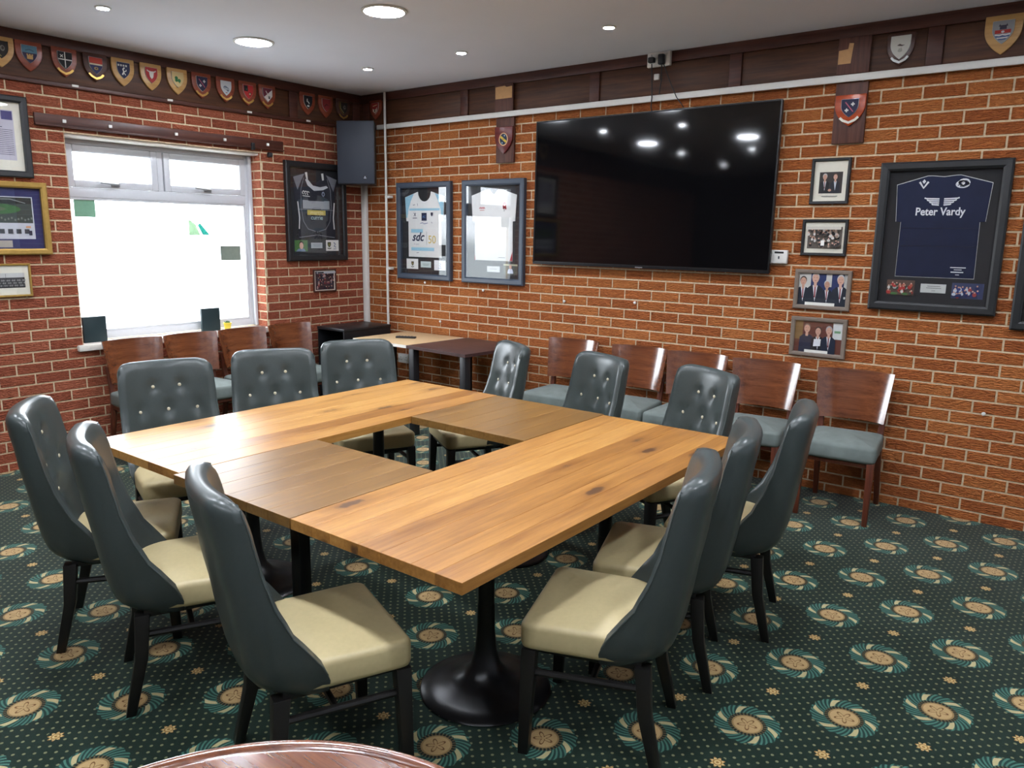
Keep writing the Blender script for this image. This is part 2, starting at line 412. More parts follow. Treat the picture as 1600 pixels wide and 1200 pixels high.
# ------------------------------------------------------------------ THE SETTING
struct(MB().box(-0.35, RX+0.1, RY-0.1, 0.12, -0.08, 0.0).obj('floor', 'carpet', smooth=False))
struct(MB().box(-0.35, RX+0.1, RY-0.1, 0.12, RH, RH+0.08).obj('ceiling', 'ceiling_paint', smooth=False))
struct(MB().box(RX, RX+0.1, RY, 0.0, 0, RH).obj('wall_right', 'plaster_far', smooth=False))
struct(MB().box(-0.3, RX, RY-0.1, RY, 0, RH).obj('wall_front', 'panelling_dark', smooth=False))
WY0, WY1, WZ0, WZ1 = -2.70, -1.14, 0.82, 2.30      # window opening in the window wall
wb = struct(MB().box(-0.3, RX+0.1, 0.0, 0.12, 0, RH).obj('wall_back', 'mortar', smooth=False))
m = MB()
m.box(-0.3, 0, RY, WY0, 0, RH); m.box(-0.3, 0, WY1, 0.0, 0, RH); m.box(-0.3, 0, WY0, WY1, 0, WZ0); m.box(-0.3, 0, WY0, WY1, WZ1, RH)
wl = struct(m.obj('wall_left', 'mortar', smooth=False))

PROUD = 0.0045
def brick_local(L, H):
    """one brick face, front at y=-PROUD, chamfered; origin at lower left"""
    m = MB(); c = 0.0015
    m.add([(0,0.004,0),(L,0.004,0),(L,0.004,H),(0,0.004,H),
           (0,-PROUD+c,0),(L,-PROUD+c,0),(L,-PROUD+c,H),(0,-PROUD+c,H),
           (c,-PROUD,c),(L-c,-PROUD,c),(L-c,-PROUD,H-c),(c,-PROUD,H-c)],
          [(8,9,10,11),(4,5,9,8),(5,6,10,9),(6,7,11,10),(7,4,8,11),(0,1,5,4),(1,2,6,5),(2,3,7,6),(3,0,4,7)])
    return m
def lay_bricks(wall, mat, rotz, segs_for_row, origin):
    """segs_for_row(n) -> list of (s0, s1) along the wall; rows of 75 mm"""
    J = 0.0056; items = []
    for n in range(0, 36):
        z0 = (n-BOFF)*BC + J; z1 = (n+1-BOFF)*BC - J
        z0 = max(z0, 0.0); z1 = min(z1, 2.602)
        if z1-z0 < 0.01: continue
        for s0, s1, rz, loc in segs_for_row(n):
            if s1-s0 < 0.03: continue
            items.append((s0+J, s1-J, z0, z1, rz, loc))
    def world_pt(it, a, b):
        s = it[0]+(it[1]-it[0])*a; z = it[2]+(it[3]-it[2])*b
        v = Matrix.Rotation(it[4], 3, 'Z') @ Vector((s, -PROUD, 0)) + Vector(it[5]); return Vector((v.x, v.y, z))
    def area(it):
        q = [to_px(world_pt(it, a, b)) for a, b in ((0,0),(1,0),(1,1),(0,1))]
        if any(k is None for k in q): return 0
        c = (sum(k[0] for k in q)/4, sum(k[1] for k in q)/4)
        if not (-10 < c[0] < 1610 and 0 < c[1] < 900): return 0
        w = world_pt(it, 0.5, 0.5)
        for f in HIDE:
            if f[0] < (w.x-w.y) < f[1] and f[2] < w.z < f[3] and f[4] == wall.name: return 0
        return abs(sum(q[k][0]*q[(k+1)%4][1]-q[(k+1)%4][0]*q[k][1] for k in range(4)))/2
    order = sorted(range(len(items)), key=lambda i: -area(items[i]))
    solo = set(order[:300]); cache = {}; rest = MB()
    for i, it in enumerate(items):
        L, H = round(it[1]-it[0], 4), round(it[3]-it[2], 4)
        if i in solo and area(it) > 0:
            if (L, H) not in cache: cache[(L, H)] = brick_local(L, H).mesh('brick', smooth=False)
            o = put('brick', cache[(L, H)], mat, wall)
            v = Matrix.Rotation(it[4], 3, 'Z') @ Vector((it[0], 0, 0)) + Vector(it[5])
            o.location = (v.x, v.y, it[2]); o.rotation_euler = (0, 0, it[4])
        else:
            b = brick_local(L, H); R = Matrix.Rotation(it[4], 3, 'Z')
            rest.add([tuple(R @ Vector((p[0]+it[0], p[1], 0)) + Vector(it[5]) + Vector((0,0,p[2]+it[2]))) for p in b.v], b.f)
    o = rest.obj('brick_courses', mat, wall, smooth=False); o['kind'] = 'stuff'
HIDE = [(2.12, 4.03, 1.44, 2.52, 'wall_back'), (0.52, 1.16, 1.25, 2.08, 'wall_back'), (1.32, 1.96, 1.25, 2.08, 'wall_back'), (4.68, 5.32, 1.25, 2.08, 'wall_back'),
        (1.68, 1.84, 2.25, 2.6, 'wall_back'), (4.37, 4.53, 2.25, 2.6, 'wall_back'), (1.4, 3.0, 0.0, 0.5, 'wall_back'), (0.0, 1.4, 0.0, 0.7, 'wall_back'), (3.0, 4.4, 0.0, 0.45, 'wall_back'),
        (0.26, 0.9, 1.41, 2.23, 'wall_left'), (0.0, 2.6, 0.0, 0.6, 'wall_left')]
def cut(a0, a1, b0, b1):
    """pieces of [a0,a1] outside (b0,b1)"""
    out = []
    if a0 < b0: out.append((a0, min(a1, b0)))
    if a1 > b1: out.append((max(a0, b1), a1))
    return out
def back_row(n):
    st = 0.0 if n % 2 == 0 else -BL/2
    k = 0; res = []
    while st + k*BL < RX:
        a = max(st+k*BL, 0.0 if st+k*BL > -0.01 else 0.0); b = min(st+(k+1)*BL, RX)
        res.append((a, b, 0.0, (0,0,0))); k += 1
    return res
def left_row(n):
    # along the window wall s = -y measured from the corner; local +x of the brick runs along +y
    st = -BL/2 if n % 2 == 0 else 0.0
    k = 0; res = []; zc = (n+0.5-BOFF)*BC
    while st + k*BL < -RY:
        a = max(st+k*BL, 0.0); b = min(st+(k+1)*BL, -RY)
        segs = [(a, b)] if not (WZ0-0.03 < zc < WZ1) else cut(a, b, -WY1, -WY0)
        for s0, s1 in segs: res.append((-s1, -s0, PI/2, (0,0,0)))
        k += 1
    if WZ0-0.02 < zc < WZ1:        # brick reveals on both jambs of the window
        half = 0.0 if n % 2 == 0 else 0.06
        for a, b in ((0.0, 0.1+half), (0.1+half, 0.165)):
            if b-a > 0.02:
                res.append((-b, -a, 0.0, (0, WY1, 0)))            # faces -y
                res.append((a, b, PI, (0, WY0, 0)))               # faces +y
    return res
lay_bricks(wb, 'brick_back', 0.0, back_row, (0,0,0))
lay_bricks(wl, 'brick_left_flare', PI/2, left_row, (0,0,0))

# ---- dark panelled frieze under the ceiling (window wall and TV wall)
FZ0, FZ1 = 2.595, RH
def frieze(name, rotz, length, stiles, label):
    o = struct(MB().box(0, length, -0.012, 0.0, FZ0, FZ1-0.001).obj(name, 'panel_wood', smooth=False))
    o.rotation_euler = (0, 0, rotz)
    if rotz: o.location = (0, -length, 0)
    r = MB().box(0, length, -0.034, -0.012, 2.842, FZ1-0.001).obj('top_rail', 'rail_wood', o, bevel=0.004)
    r = MB().box(0, length, -0.026, -0.012, FZ0, FZ0+0.028).obj('bottom_rail', 'rail_wood', o, bevel=0.003)
    ed = [0.0] + [s for s in stiles] + [length]
    for s in stiles: MB().box(s-0.042, s+0.042, -0.03, -0.012, FZ0+0.028, 2.842).obj('stile', 'rail_wood', o, bevel=0.003)
    for a, b in zip(ed[:-1], ed[1:]):
        MB().box(a+(0.044 if a > 0 else 0.002), b-(0.044 if b < length else 0.002), -0.018, -0.012, FZ0+0.03, 2.84).obj('panel', 'panel_wood', o, bevel=0.002)
    return o
frieze('trim_1', PI/2, -RY-0.04, [-RY-0.04-s for s in (7.0, 5.6, 4.2, 0.80, 0.09)][::1], '')
frieze('trim_2', 0.0, RX, [0.09, 1.32, 2.61, 3.70, 4.88, 6.0, 7.2], '')

# ---- window
win = struct(bpy.data.objects.new('window_1', None)); COL.objects.link(win)
win.location = (0, 0, 0)
def fr(m, y0, y1, z0, z1, t=0.05, x0=-0.23, x1=-0.165):
    m.box(x0, x1, y0, y0+t, z0, z1); m.box(x0, x1, y1-t, y1, z0, z1); m.box(x0, x1, y0+t, y1-t, z0, z0+t); m.box(x0, x1, y0+t, y1-t, z1-t, z1); return m
WT = 1.91
fr(MB(), WY0, WY1, WZ0+0.01, WZ1, 0.055).obj('window_frame', 'upvc', win, bevel=0.004)
MB().box(-0.23, -0.162, WY0+0.055, WY1-0.055, WT-0.035, WT+0.035).obj('transom', 'upvc', win, bevel=0.004)
MB().box(-0.23, -0.162, -1.965, -1.92, WT+0.035, WZ1-0.055).obj('mullion', 'upvc', win, bevel=0.004)
for a, b in ((-2.645, -1.967), (-1.918, -1.195)):
    cs = fr(MB(), a+0.003, b-0.003, WT+0.037, WZ1-0.057, 0.05, -0.21, -0.15).obj('casement', 'upvc', win, bevel=0.006)
    MB().box(-0.19, -0.186, a+0.05, b-0.05, WT+0.085, WZ1-0.105).obj('pane', 'window_glass', cs, smooth=False)
    yc = (a+b)/2
    h = MB(); h.box(-0.15, -0.135, yc-0.03, yc+0.03, WT+0.05, WT+0.075)
    h.tube([(-0.138, yc+0.02, WT+0.065), (-0.12, yc+0.01, WT+0.066), (-0.115, yc-0.05, WT+0.07), (-0.118, yc-0.12, WT+0.075)], 0.008, 8)
    h.obj('casement_handle', 'steel', cs)
bead = fr(MB(), WY0+0.055, WY1-0.055, WZ0+0.065, WT-0.035, 0.018, -0.2, -0.17).obj('glazing_bead', 'upvc', win, bevel=0.003)
MB().box(-0.19, -0.186, WY0+0.06, WY1-0.06, WZ0+0.07, WT-0.04).obj('pane', 'window_glass', win, smooth=False)
MB().box(-0.165, 0.035, WY0-0.045, WY1+0.045, WZ0-0.042, WZ0+0.002).obj('window_sill', 'white_edge', win, bevel=0.006)
MB().box(-0.165, -0.13, WY1-0.03, WY1-0.002, WZ0+0.01, WZ1-0.02).obj('edge_trim', 'upvc', win, bevel=0.004)
MB().box(-0.16, -0.02, WY0+0.001, WY1-0.001, WZ1-0.02, WZ1).obj('lintel_soffit', 'white_edge', win, bevel=0.002)
# film and cards stuck on the glass
def film(name, poly, mat, label, x=-0.183):
    m = MB(); n = len(poly); m.add([(x, y, z) for y, z in poly]+[(x-0.002, y, z) for y, z in poly], [tuple(range(n)), tuple(reversed(range(n, 2*n)))]+[(i, (i+1)%n, (i+1)%n+n, i+n) for i in range(n)])
    return tag(m.obj(name, mat, None, smooth=False), label, 'sticker')
film('window_sticker', [(-2.60,1.735),(-2.45,1.735),(-2.45,1.868),(-2.60,1.868)], 'green_card', 'green printed card stuck in top corner of the large pane')
film('window_sticker', [(-1.445,1.40),(-1.255,1.40),(-1.255,1.522),(-1.445,1.522)], 'grey_film', 'grey-green printed card stuck low on the right side of the large pane')
film('window_sticker', [(-1.72,1.61),(-1.62,1.61),(-1.66,1.70),(-1.72,1.74)], 'pale_green_film', 'pale green window film patch beneath the teal patch')
film('window_sticker', [(-1.60,1.612),(-1.535,1.612),(-1.62,1.71),(-1.64,1.69)], 'green_film', 'slanting teal green film strip on the large pane')

# ---- curtain board over the window with its white clips
cb = thing('curtain_board', 'long brown wooden curtain board fixed above the window', 'board', (0, -1.905, 2.36), PI/2)
MB().box(-0.985, 0.985, -0.028, -0.0075, -0.03, 0.05).obj('board', 'rail_wood', cb, bevel=0.004)
MB().box(-0.985, 0.985, -0.04, -0.028, -0.03, -0.018).obj('rail_lip', 'rail_wood', cb, bevel=0.002)
for u in (-0.8, -0.49, 0.007, 0.42, 0.824):
    MB().box(u-0.012, u+0.012, -0.04, -0.028, 0.0, 0.022).obj('clip', 'white_plastic', cb, bevel=0.003)
MB().box(0.66, 0.69, -0.05, -0.028, -0.045, 0.012).obj('bracket', 'black_plastic', cb, bevel=0.004)
br = MB().box(-0.02, 0.02, -0.045, -0.0075, -0.02, 0.02).obj('curtain_bracket', 'black_plastic', bevel=0.01)
br.location = (0, -1.06, 2.29); br.rotation_euler = (0, 0, PI/2); tag(br, 'small black curtain bracket beside the window head', 'bracket')
for y in (-2.609, -1.926, -1.24, -0.645):
    c = MB().box(-0.022, 0.022, -0.03, -0.0265, -0.008, 0.008).obj('frieze_clip', 'white_plastic', bevel=0.002)
    c.location = (0, y, 2.615); c.rotation_euler = (0, 0, PI/2); tag(c, 'small white plastic clip on the panel edge over window wall', 'clip', 'clips along the wooden frieze')

# ---- cable trunking and pipes
tk = MB().box(0.26, 6.6, -0.052, -0.034, 2.588, 2.630).obj('cable_trunking', 'trunking', bevel=0.004)
tag(tk, 'long white cable trunking running along the television wall', 'trunking')
tk = MB().box(0.008, 0.075, -0.04, -0.008, 0.02, 2.12).obj('corner_trunking', 'trunking', bevel=0.004)
tag(tk, 'broad white vertical trunking in the corner below the loudspeaker', 'trunking')
pp = thing('wall_pipe', 'thin white vertical pipe beside the pair of shirt frames', 'pipe', (0.385, -0.062, 0.02))
MB().tube([(0,0,0),(0,0,RH-0.025)], 0.011, 10).obj('pipe', 'trunking', pp)
for z in (0.6, 1.3, 1.96): MB().box(-0.02, 0.035, 0.0, 0.054, z-0.012, z+0.012).obj('pipe_clip', 'trunking', pp, bevel=0.003)

# ---- ceiling lights
def ceiling_panel(x, y):
    lab = {(1.03,-1.86): 'large round ceiling downlight nearest the window', (2.315,-1.86): 'large round ceiling downlight over the oak table ring'}.get((x,y), 'large round LED downlight panel set in the ceiling out over the room')
    t = thing('ceiling_light', lab, 'light', (x, y, RH), 0, 'large round downlights')
    MB().lathe([(0.118,-0.001),(0.134,-0.001),(0.134,-0.007),(0.118,-0.01),(0.118,-0.001)], 32).obj('trim_ring', 'white_plastic', t)
    MB().lathe([(0.0,-0.008),(0.118,-0.008),(0.118,-0.002),(0.0,-0.002)], 32).obj('diffuser', 'panel_light', t)
def ceiling_spot(x, y):
    lab = {(1.01,-0.82): 'small ceiling spotlight nearest the loudspeaker corner', (1.99,-0.82): 'small ceiling spotlight above the white shirt with the rose', (3.2,-0.82): 'small ceiling spotlight in front of the television', (4.38,-0.82): 'small ceiling spotlight in front of the column of framed photographs', (1.01,-2.85): 'small ceiling spotlight near the end of the shield row over the window'}.get((x,y), 'small round spotlight set in the ceiling out over the room')
    t = thing('ceiling_spot', lab, 'light', (x, y, RH), 0, 'small spotlights')
    MB().lathe([(0.034,-0.001),(0.045,-0.001),(0.045,-0.005),(0.034,-0.008),(0.034,-0.001)], 24).obj('trim_ring', 'white_plastic', t)
    MB().lathe([(0.0,-0.006),(0.034,-0.006),(0.034,-0.002),(0.0,-0.002)], 24).obj('lamp', 'spot_light', t)
for y in (-1.86, -3.88):
    for x in (1.03, 2.315, 3.6, 4.9, 6.2): ceiling_panel(x, y)
for x in (3.6, 4.9, 6.2): ceiling_panel(x, -5.9)  # unseen extra row, added as fill light for the near chairs
for y in (-0.82, -2.85, -4.87, -6.3):
    for x in (1.01, 1.99, 3.2, 4.38, 5.6): ceiling_spot(x, y)

# ------------------------------------------------------------------ TABLES
def planks(parent, mat, x0, x1, y0, y1, z0, z1, ws):
    tot = sum(ws); x = x0
    for w in ws:
        w = w/tot*(x1-x0)
        MB().box(x+0.0004, x+w-0.0004, y0, y1, z0, z1).obj('plank', mat, parent, bevel=0.0009, seg=1)
        x += w
TH = 0.75
def pedestal(parent, x, y, square=False):
    if square:
        MB().box(x-0.027, x+0.027, y-0.027, y+0.027, 0.02, TH-0.045).obj('column', 'cast_iron', parent, bevel=0.004)
        MB().lathe([(0.0,0.0),(0.2,0.0),(0.205,0.008),(0.2,0.014),(0.05,0.022),(0.0,0.022)], 40, (x, y)).obj('base', 'cast_iron', parent)
    else:
        MB().lathe([(0.0,0.0),(0.235,0.0),(0.242,0.006),(0.236,0.013),(0.19,0.022),(0.13,0.038),(0.085,0.062),(0.055,0.10),(0.04,0.16),(0.033,0.24),(0.031,0.34),(0.0,0.34)], 48, (x, y)).obj('base', 'cast_iron', parent, angle=60)
        MB().lathe([(0.0,0.33),(0.03,0.33),(0.03,TH-0.055),(0.0,TH-0.055)], 24, (x, y)).obj('column', 'cast_iron', parent)
    m = MB(); m.box(x-0.22, x+0.22, y-0.02, y+0.02, TH-0.055, TH-0.036); m.box(x-0.02, x+0.02, y-0.22, y+0.22, TH-0.055, TH-0.036)
    m.obj('top_bracket', 'cast_iron', parent)
def table(name, label, x0, x1, y0, y1, mat, ws, peds, square):
    t = thing(name, label, 'table', ((x0+x1)/2, (y0+y1)/2, 0), 0, 'oak tables set in a ring')
    cx, cy = (x0+x1)/2, (y0+y1)/2
    planks(t, mat, x0-cx, x1-cx, y0-cy, y1-cy, TH-0.036, TH, ws)
    for x, y in peds: pedestal(t, x-cx, y-cy, square)
table('dining_table', 'long oak table of knotty planks parallel to the window', 2.43, 3.155, -3.74, -1.825, 'oak_long', (1.0,1.3,0.9,1.2,1.0,1.1), ((2.79,-3.2),(2.79,-2.4)), False)
table('dining_table', 'long knotty oak table on the side away from the window', 3.872, 4.605, -3.765, -1.845, 'oak_long', (1.1,0.9,1.3,1.0,1.25,0.95,1.0), ((4.205,-3.18),(4.205,-2.35)), False)
table('square_table', 'small square brown oak table bridging the ring near the round table', 3.16, 3.867, -3.765, -3.10, 'oak_small', (1,1,1,1,1,1), ((3.49,-3.45),), True)
table('square_table', 'small square brown oak table bridging the ring on the television side', 3.16, 3.867, -2.515, -1.83, 'oak_small', (1,1,1,1,1,1), ((3.51,-2.15),), True)

# ------------------------------------------------------------------ UPHOLSTERED CHAIRS
def lerp_tab(tab, z):
    if z <= tab[0][0]: return tab[0][1]
    for (a, va), (b, vb) in zip(tab[:-1], tab[1:]):
        if z <= b:
            k = (z-a)/(b-a); k = k*k*(3-2*k)*0.4 + k*0.6; return va+(vb-va)*k
    return tab[-1][1]
REAR = [(0.352,-0.15),(0.365,-0.19),(0.39,-0.225),(0.43,-0.25),(0.5,-0.268),(0.6,-0.285),(0.8,-0.318),(0.92,-0.338),(0.966,-0.346)]
FRNT = [(0.352,-0.012),(0.40,-0.012),(0.44,-0.03),(0.475,-0.055),(0.575,-0.125),(0.67,-0.165),(0.755,-0.19),(0.86,-0.21),(0.966,-0.232)]
HALF = [(0.352,0.205),(0.39,0.228),(0.45,0.24),(0.6,0.242),(0.8,0.238),(0.966,0.232)]
THK = [(0.352,0.035),(0.5,0.036),(0.7,0.042),(0.966,0.048)]
BUTTONS = [(-0.066,0.838),(0.066,0.838),(-0.142,0.715),(0.0,0.715),(0.142,0.715),(-0.066,0.595),(0.066,0.595)]
INNC = [(0.352,-0.07),(0.45,-0.165),(0.5,-0.188),(0.6,-0.212),(0.8,-0.246),(0.966,-0.276)]
def inner_y(x, z, dimple=True):
    yf, yc, xw = lerp_tab(FRNT, z)-0.002, lerp_tab(INNC, z), lerp_tab(HALF, z)-0.026
    p = 2.2 + 2.6*max(0.0, min(1.0, (0.7-z)/0.25))
    y = yf - (yf-yc)*(1-min(1.0, abs(x)/xw)**p)
    if dimple:
        for bx, bz in BUTTONS: y -= 0.017*math.exp(-((x-bx)**2+(z-bz)**2)/0.0007)
    return y
def plan_curve(z, off, n=27):
    """U-shaped plan at height z; off = inward offset"""
    yr, yf, w = lerp_tab(REAR, z)+off, lerp_tab(FRNT, z)-0.012, lerp_tab(HALF, z)-off
    R = min(0.13, w*0.6); d = max(yf-yr, 0.03)
    pts = []
    # parametrise: side straight, superellipse corner, gently bowed back
    for i in range(n):
        s = -1 + 2*i/(n-1); a = abs(s)
        if a < 0.62:
            x = a/0.62*(w-R*0.75); y = yr + 0.012*(a/0.62)**2
        else:
            k = (a-0.62)/0.38; x0, y0 = w-R*0.75, yr+0.012
            c1 = (w-0.004, yr+0.016); x1, y1 = w, yf
            x = (1-k)**2*x0 + 2*k*(1-k)*c1[0] + k*k*x1; y = (1-k)**2*y0 + 2*k*(1-k)*c1[1] + k*k*y1
        pts.append((math.copysign(x, s), y))
    return pts
def chair_back():
    zs = [0.352,0.36,0.375,0.395,0.42,0.45,0.48,0.52,0.56,0.60,0.64,0.67,0.70,0.73,0.76,0.785,0.81,0.84,0.865,0.89,0.915,0.935,0.95,0.96,0.966]
    n = 33; outer, inner = [], []
    for z in zs:
        top = max(0.0, (z-0.935)/0.031); rnd = 0.012*top*top
        o = plan_curve(z, rnd, n); t = lerp_tab(THK, z)
        xw = lerp_tab(HALF, z)-0.026-rnd*0.3; inn = []
        for i in range(n):
            x = xw*(-1+2*i/(n-1)); inn.append((x, inner_y(x, z)-rnd*0.8, z))
        # side crown: rounded corner at the top
        outer.append([(x, y, z - 0.018*max(0, (abs(-1+2*i/(n-1))-0.72)/0.28)**2*max(0, (z-0.85)/0.116)) for i, (x, y) in enumerate(o)])
        inner.append([(x, y, zz - 0.018*max(0, (abs(-1+2*i/(n-1))-0.72)/0.28)**2*max(0, (zz-0.85)/0.116)) for i, (x, y, zz) in enumerate(inn)])
    m = MB(); rings = []
    for o, q in zip(outer, inner): rings.append(o + q[::-1])
    # top cap: a slightly raised ridge between outer and inner lips
    m.loft(rings, closed=True, caps=False)
    k = len(zs)-1; b = k*2*n
    ridge = len(m.v)
    m.v += [((outer[-1][i][0]+inner[-1][i][0])/2, (outer[-1][i][1]+inner[-1][i][1])/2, (outer[-1][i][2]+inner[-1][i][2])/2+0.007) for i in range(n)]
    for i in range(n-1):
        m.f.append((b+i, b+i+1, ridge+i+1, ridge+i)); m.f.append((ridge+i, ridge+i+1, b+2*n-2-i, b+2*n-1-i))
    m.f.append((b, ridge, b+2*n-1)); m.f.append((b+n-1, b+n, ridge+n-1))
    for i in range(n-1): m.f.append((i+1, i, 2*n-1-i, 2*n-2-i))
    seam = [outer[r][0] for r in range(3, len(zs))]
    top = [(p[0]*1.002, p[1]-0.001, p[2]-0.014) for p in outer[-2]]
    return m, outer, inner, top
def soft_box(x0, x1, y0, y1, z0, z1, r=0.02, dome=0.015, n=10, taper=0.0, rear=0.0):
    """cushion with domed top, rounded rim; taper narrows the rear"""
    m = MB(); rings = []
    def ring(ins, z):
        pts = []; k = 6; rc = max(r*1.6-ins*0.5, 0.006)
        for cx, cy, a0 in ((x1,y1,0),(x0,y1,PI/2),(x0,y0,PI),(x1,y0,1.5*PI)):
            sx = 1 if cx == x1 else -1; sy = 1 if cy == y1 else -1
            rr = rc if sy > 0 or not rear else max(rear-ins*0.9, 0.006)
            ox, oy = cx-sx*(ins+rr), cy-sy*(ins+rr)
            for q in range(k+1):
                a = a0+PI/2*q/k; px, py = ox+rr*math.cos(a), oy+rr*math.sin(a)
                px *= 1-taper*(y1-py)/(y1-y0)
                pts.append((px, py, z))
        return pts
    rings.append(ring(r*0.7, z0)); rings.append(ring(r*0.15, z0+r*0.4)); rings.append(ring(0, z0+r))
    for k in range(1, 3): rings.append(ring(0, z0+r+(z1-r-z0-r)*k/2))
    for k in range(1, 6):
        a = PI/2*k/5; rings.append(ring(r*(1-math.cos(a)), z1-r+r*math.sin(a)))
    W = min(x1-x0, y1-y0)/2
    for k in range(1, 7):
        f = k/7; rings.append(ring(r+(W-r-0.02)*f, z1+dome*math.sin(PI/2*f)))
    m.loft(rings); return m
def make_chair():
    t = thing('dining_chair', '', 'chair', (0,0,0), 0, 'grey leather chairs around the oak tables')
    m, outer, inner, top = chair_back()
    bk = m.obj('backrest', 'leather_grey', t, angle=75)
    MB().tube(top, 0.0028, 6).obj('piping', 'piping_grey', bk)
    for s in (0, -1):
        pts = [outer[r][s] for r in range(4, len(outer)-1)]
        MB().tube([(p[0], p[1]+0.001, p[2]) for p in pts], 0.0026, 6).obj('piping', 'piping_grey', bk)
    bm_ = MB().lathe([(0.0,0.006),(0.004,0.0055),(0.0085,0.003),(0.009,0.0),(0.0,-0.001)], 12).mesh('button')
    for bx, bz in BUTTONS:
        y = inner_y(bx, bz)+0.004
        b = put('button', bm_, 'button_cream', bk); b.location = (bx, y, bz); b.rotation_euler = (-PI/2, 0, 0)
    soft_box(-0.234, 0.234, -0.165, 0.232, 0.368, 0.462, 0.022, 0.016, taper=0.06, rear=0.12).obj('seat', 'leather_cream', t, angle=60)
    MB().box(-0.19, 0.19, -0.15, 0.21, 0.345, 0.375).obj('seat_frame', 'black_wood', t, bevel=0.004)
    for sx in (-1, 1):
        f = MB(); f.loft([[(sx*0.215+a*0.017, 0.213+b*0.017, 0.0) for a, b in ((-1,-1),(1,-1),(1,1),(-1,1))], [(sx*0.207+a*0.024, 0.2+b*0.024, 0.37) for a, b in ((-1,-1),(1,-1),(1,1),(-1,1))]])
        f.obj('leg', 'black_wood', t, bevel=0.003)
        f = MB(); f.loft([[(sx*0.197+a*0.016, -0.215+b*0.016, 0.0) for a, b in ((-1,-1),(1,-1),(1,1),(-1,1))], [(sx*0.185+a*0.021, -0.168+b*0.021, 0.2) for a, b in ((-1,-1),(1,-1),(1,1),(-1,1))], [(sx*0.18+a*0.024, -0.155+b*0.024, 0.36) for a, b in ((-1,-1),(1,-1),(1,1),(-1,1))]])
        f.obj('leg', 'black_wood', t, bevel=0.003)
        MB().tube([(sx*0.188, -0.165, 0.285), (sx*0.206, 0.2, 0.285)], 0.012, 8).obj('stretcher', 'black_wood', t)
    MB().tube([(-0.197, 0.0, 0.285), (0.197, 0.0, 0.285)], 0.011, 8).obj('stretcher', 'black_wood', t)
    return t
CH = [
 (4.038,-3.808,-22.3,'high-backed grey leather chair with cream seat beside the round mahogany table'),
 (3.272,-3.805,-24.9,'high-backed grey leather chair, middle of the three facing the television wall'),
 (2.689,-3.767,-32.5,'high-backed grey leather chair facing the television wall, nearest the window wall'),
 (4.662,-3.106,109.5,'grey leather chair with cream seat facing the window, beside the flared black table base'),
 (4.592,-2.57,110.0,'grey leather chair facing the window, middle of its row of three'),
 (4.639,-2.052,105.0,'grey leather chair facing the window, nearest the wooden chairs on the television wall'),
 (2.195,-3.201,-106.5,'buttoned grey leather chair with its back to the window, farthest from the loudspeaker corner'),
 (2.246,-2.638,-119.6,'buttoned grey leather chair with its back to the window, middle of three'),
 (2.296,-2.030,-117.0,'buttoned grey leather chair with its back to the window, nearest the loudspeaker corner'),
 (2.740,-1.558,148.3,'buttoned grey leather chair in front of the small dark brown table'),
 (3.455,-1.595,157.2,'buttoned grey leather chair with its back to the television wall, middle of three'),
 (4.107,-1.627,151.9,'buttoned grey leather chair with its back to the television wall, under the screen corner'),
]
proto = make_chair()
for i, (x, y, a, lab) in enumerate(CH):
    o = proto if i == 0 else copy_tree(proto)
    o.location = (x, y, 0); o.rotation_euler = (0, 0, math.radians(a)); o['label'] = lab

# ------------------------------------------------------------------ WOODEN-BACK CHAIRS ALONG THE WALLS
def make_wood_chair():
    t = thing('side_chair', '', 'chair', (0,0,0), 0, 'wooden chairs along the walls')
    rings = []; nu, nz = 24, 5
    def P(u, k, front):
        w = 0.196+0.027*k; z = 0.545+0.305*k + 0.012*k*(1-u*u)*0
        y = -0.178-0.055*k + 0.043*u*u + 0.02*u**4 + (0.0 if front else -0.014)
        return (u*w, y, z)
    for j in range(nz+1):
        k = j/nz
        f = [P(-1+2*i/nu, k, True) for i in range(nu+1)]; b = [P(-1+2*i/nu, k, False) for i in range(nu+1)]
        rings.append(f + b[::-1])
    MB().loft(rings).obj('backrest', 'mahogany', t, angle=50)
    soft_box(-0.221, 0.221, -0.19, 0.245, 0.375, 0.475, 0.022, 0.03, taper=0.1).obj('seat', 'seat_fabric', t, angle=60)
    q = ((-1,-1),(1,-1),(1,1),(-1,1))
    MB().box(-0.19, 0.19, -0.17, 0.21, 0.345, 0.38).obj('seat_frame', 'mahogany_leg', t, bevel=0.003)
    for sx in (-1, 1):
        MB().loft([[(sx*0.195+a*0.014, 0.228+b*0.014, 0.0) for a, b in q], [(sx*0.195+a*0.02, 0.215+b*0.02, 0.38) for a, b in q]]).obj('leg', 'mahogany_leg', t, bevel=0.003)
        MB().loft([[(sx*0.185+a*0.014, -0.245+b*0.014, 0.0) for a, b in q], [(sx*0.178+a*0.017, -0.178+b*0.018, 0.3) for a, b in q], [(sx*0.176+a*0.017, -0.172+b*0.017, 0.45) for a, b in q], [(sx*0.182+a*0.015, -0.205+b*0.011, 0.66) for a, b in q]]).obj('leg', 'mahogany_leg', t, bevel=0.003)
    return t
WC = [
 (2.573,-0.31,184,'wooden-back chair with grey seat beside the small dark brown table'),
 (3.157,-0.31,184,'wooden-back chair with grey seat under the television, second from the small dark table'),
 (3.614,-0.31,184,'wooden-back chair with grey seat under the television, middle of the row'),
 (4.108,-0.31,185,'wooden-back chair with grey seat directly beneath the column of framed photographs, towards the television'),
 (4.668,-0.31,184,'wooden-back chair with grey fabric seat at open end of the television wall row'),
 (0.31,-2.41,-91,'wooden-back chair under the window, at the end by the gold frames'),
 (0.31,-1.95,-91,'wooden-back chair under the window, second from the gold frames'),
 (0.31,-1.484,-90,'wooden-back chair under the window below the yellow plant pot'),
 (0.31,-1.009,-90,'wooden-back chair against the brick between window and loudspeaker corner'),
]
wproto = make_wood_chair()
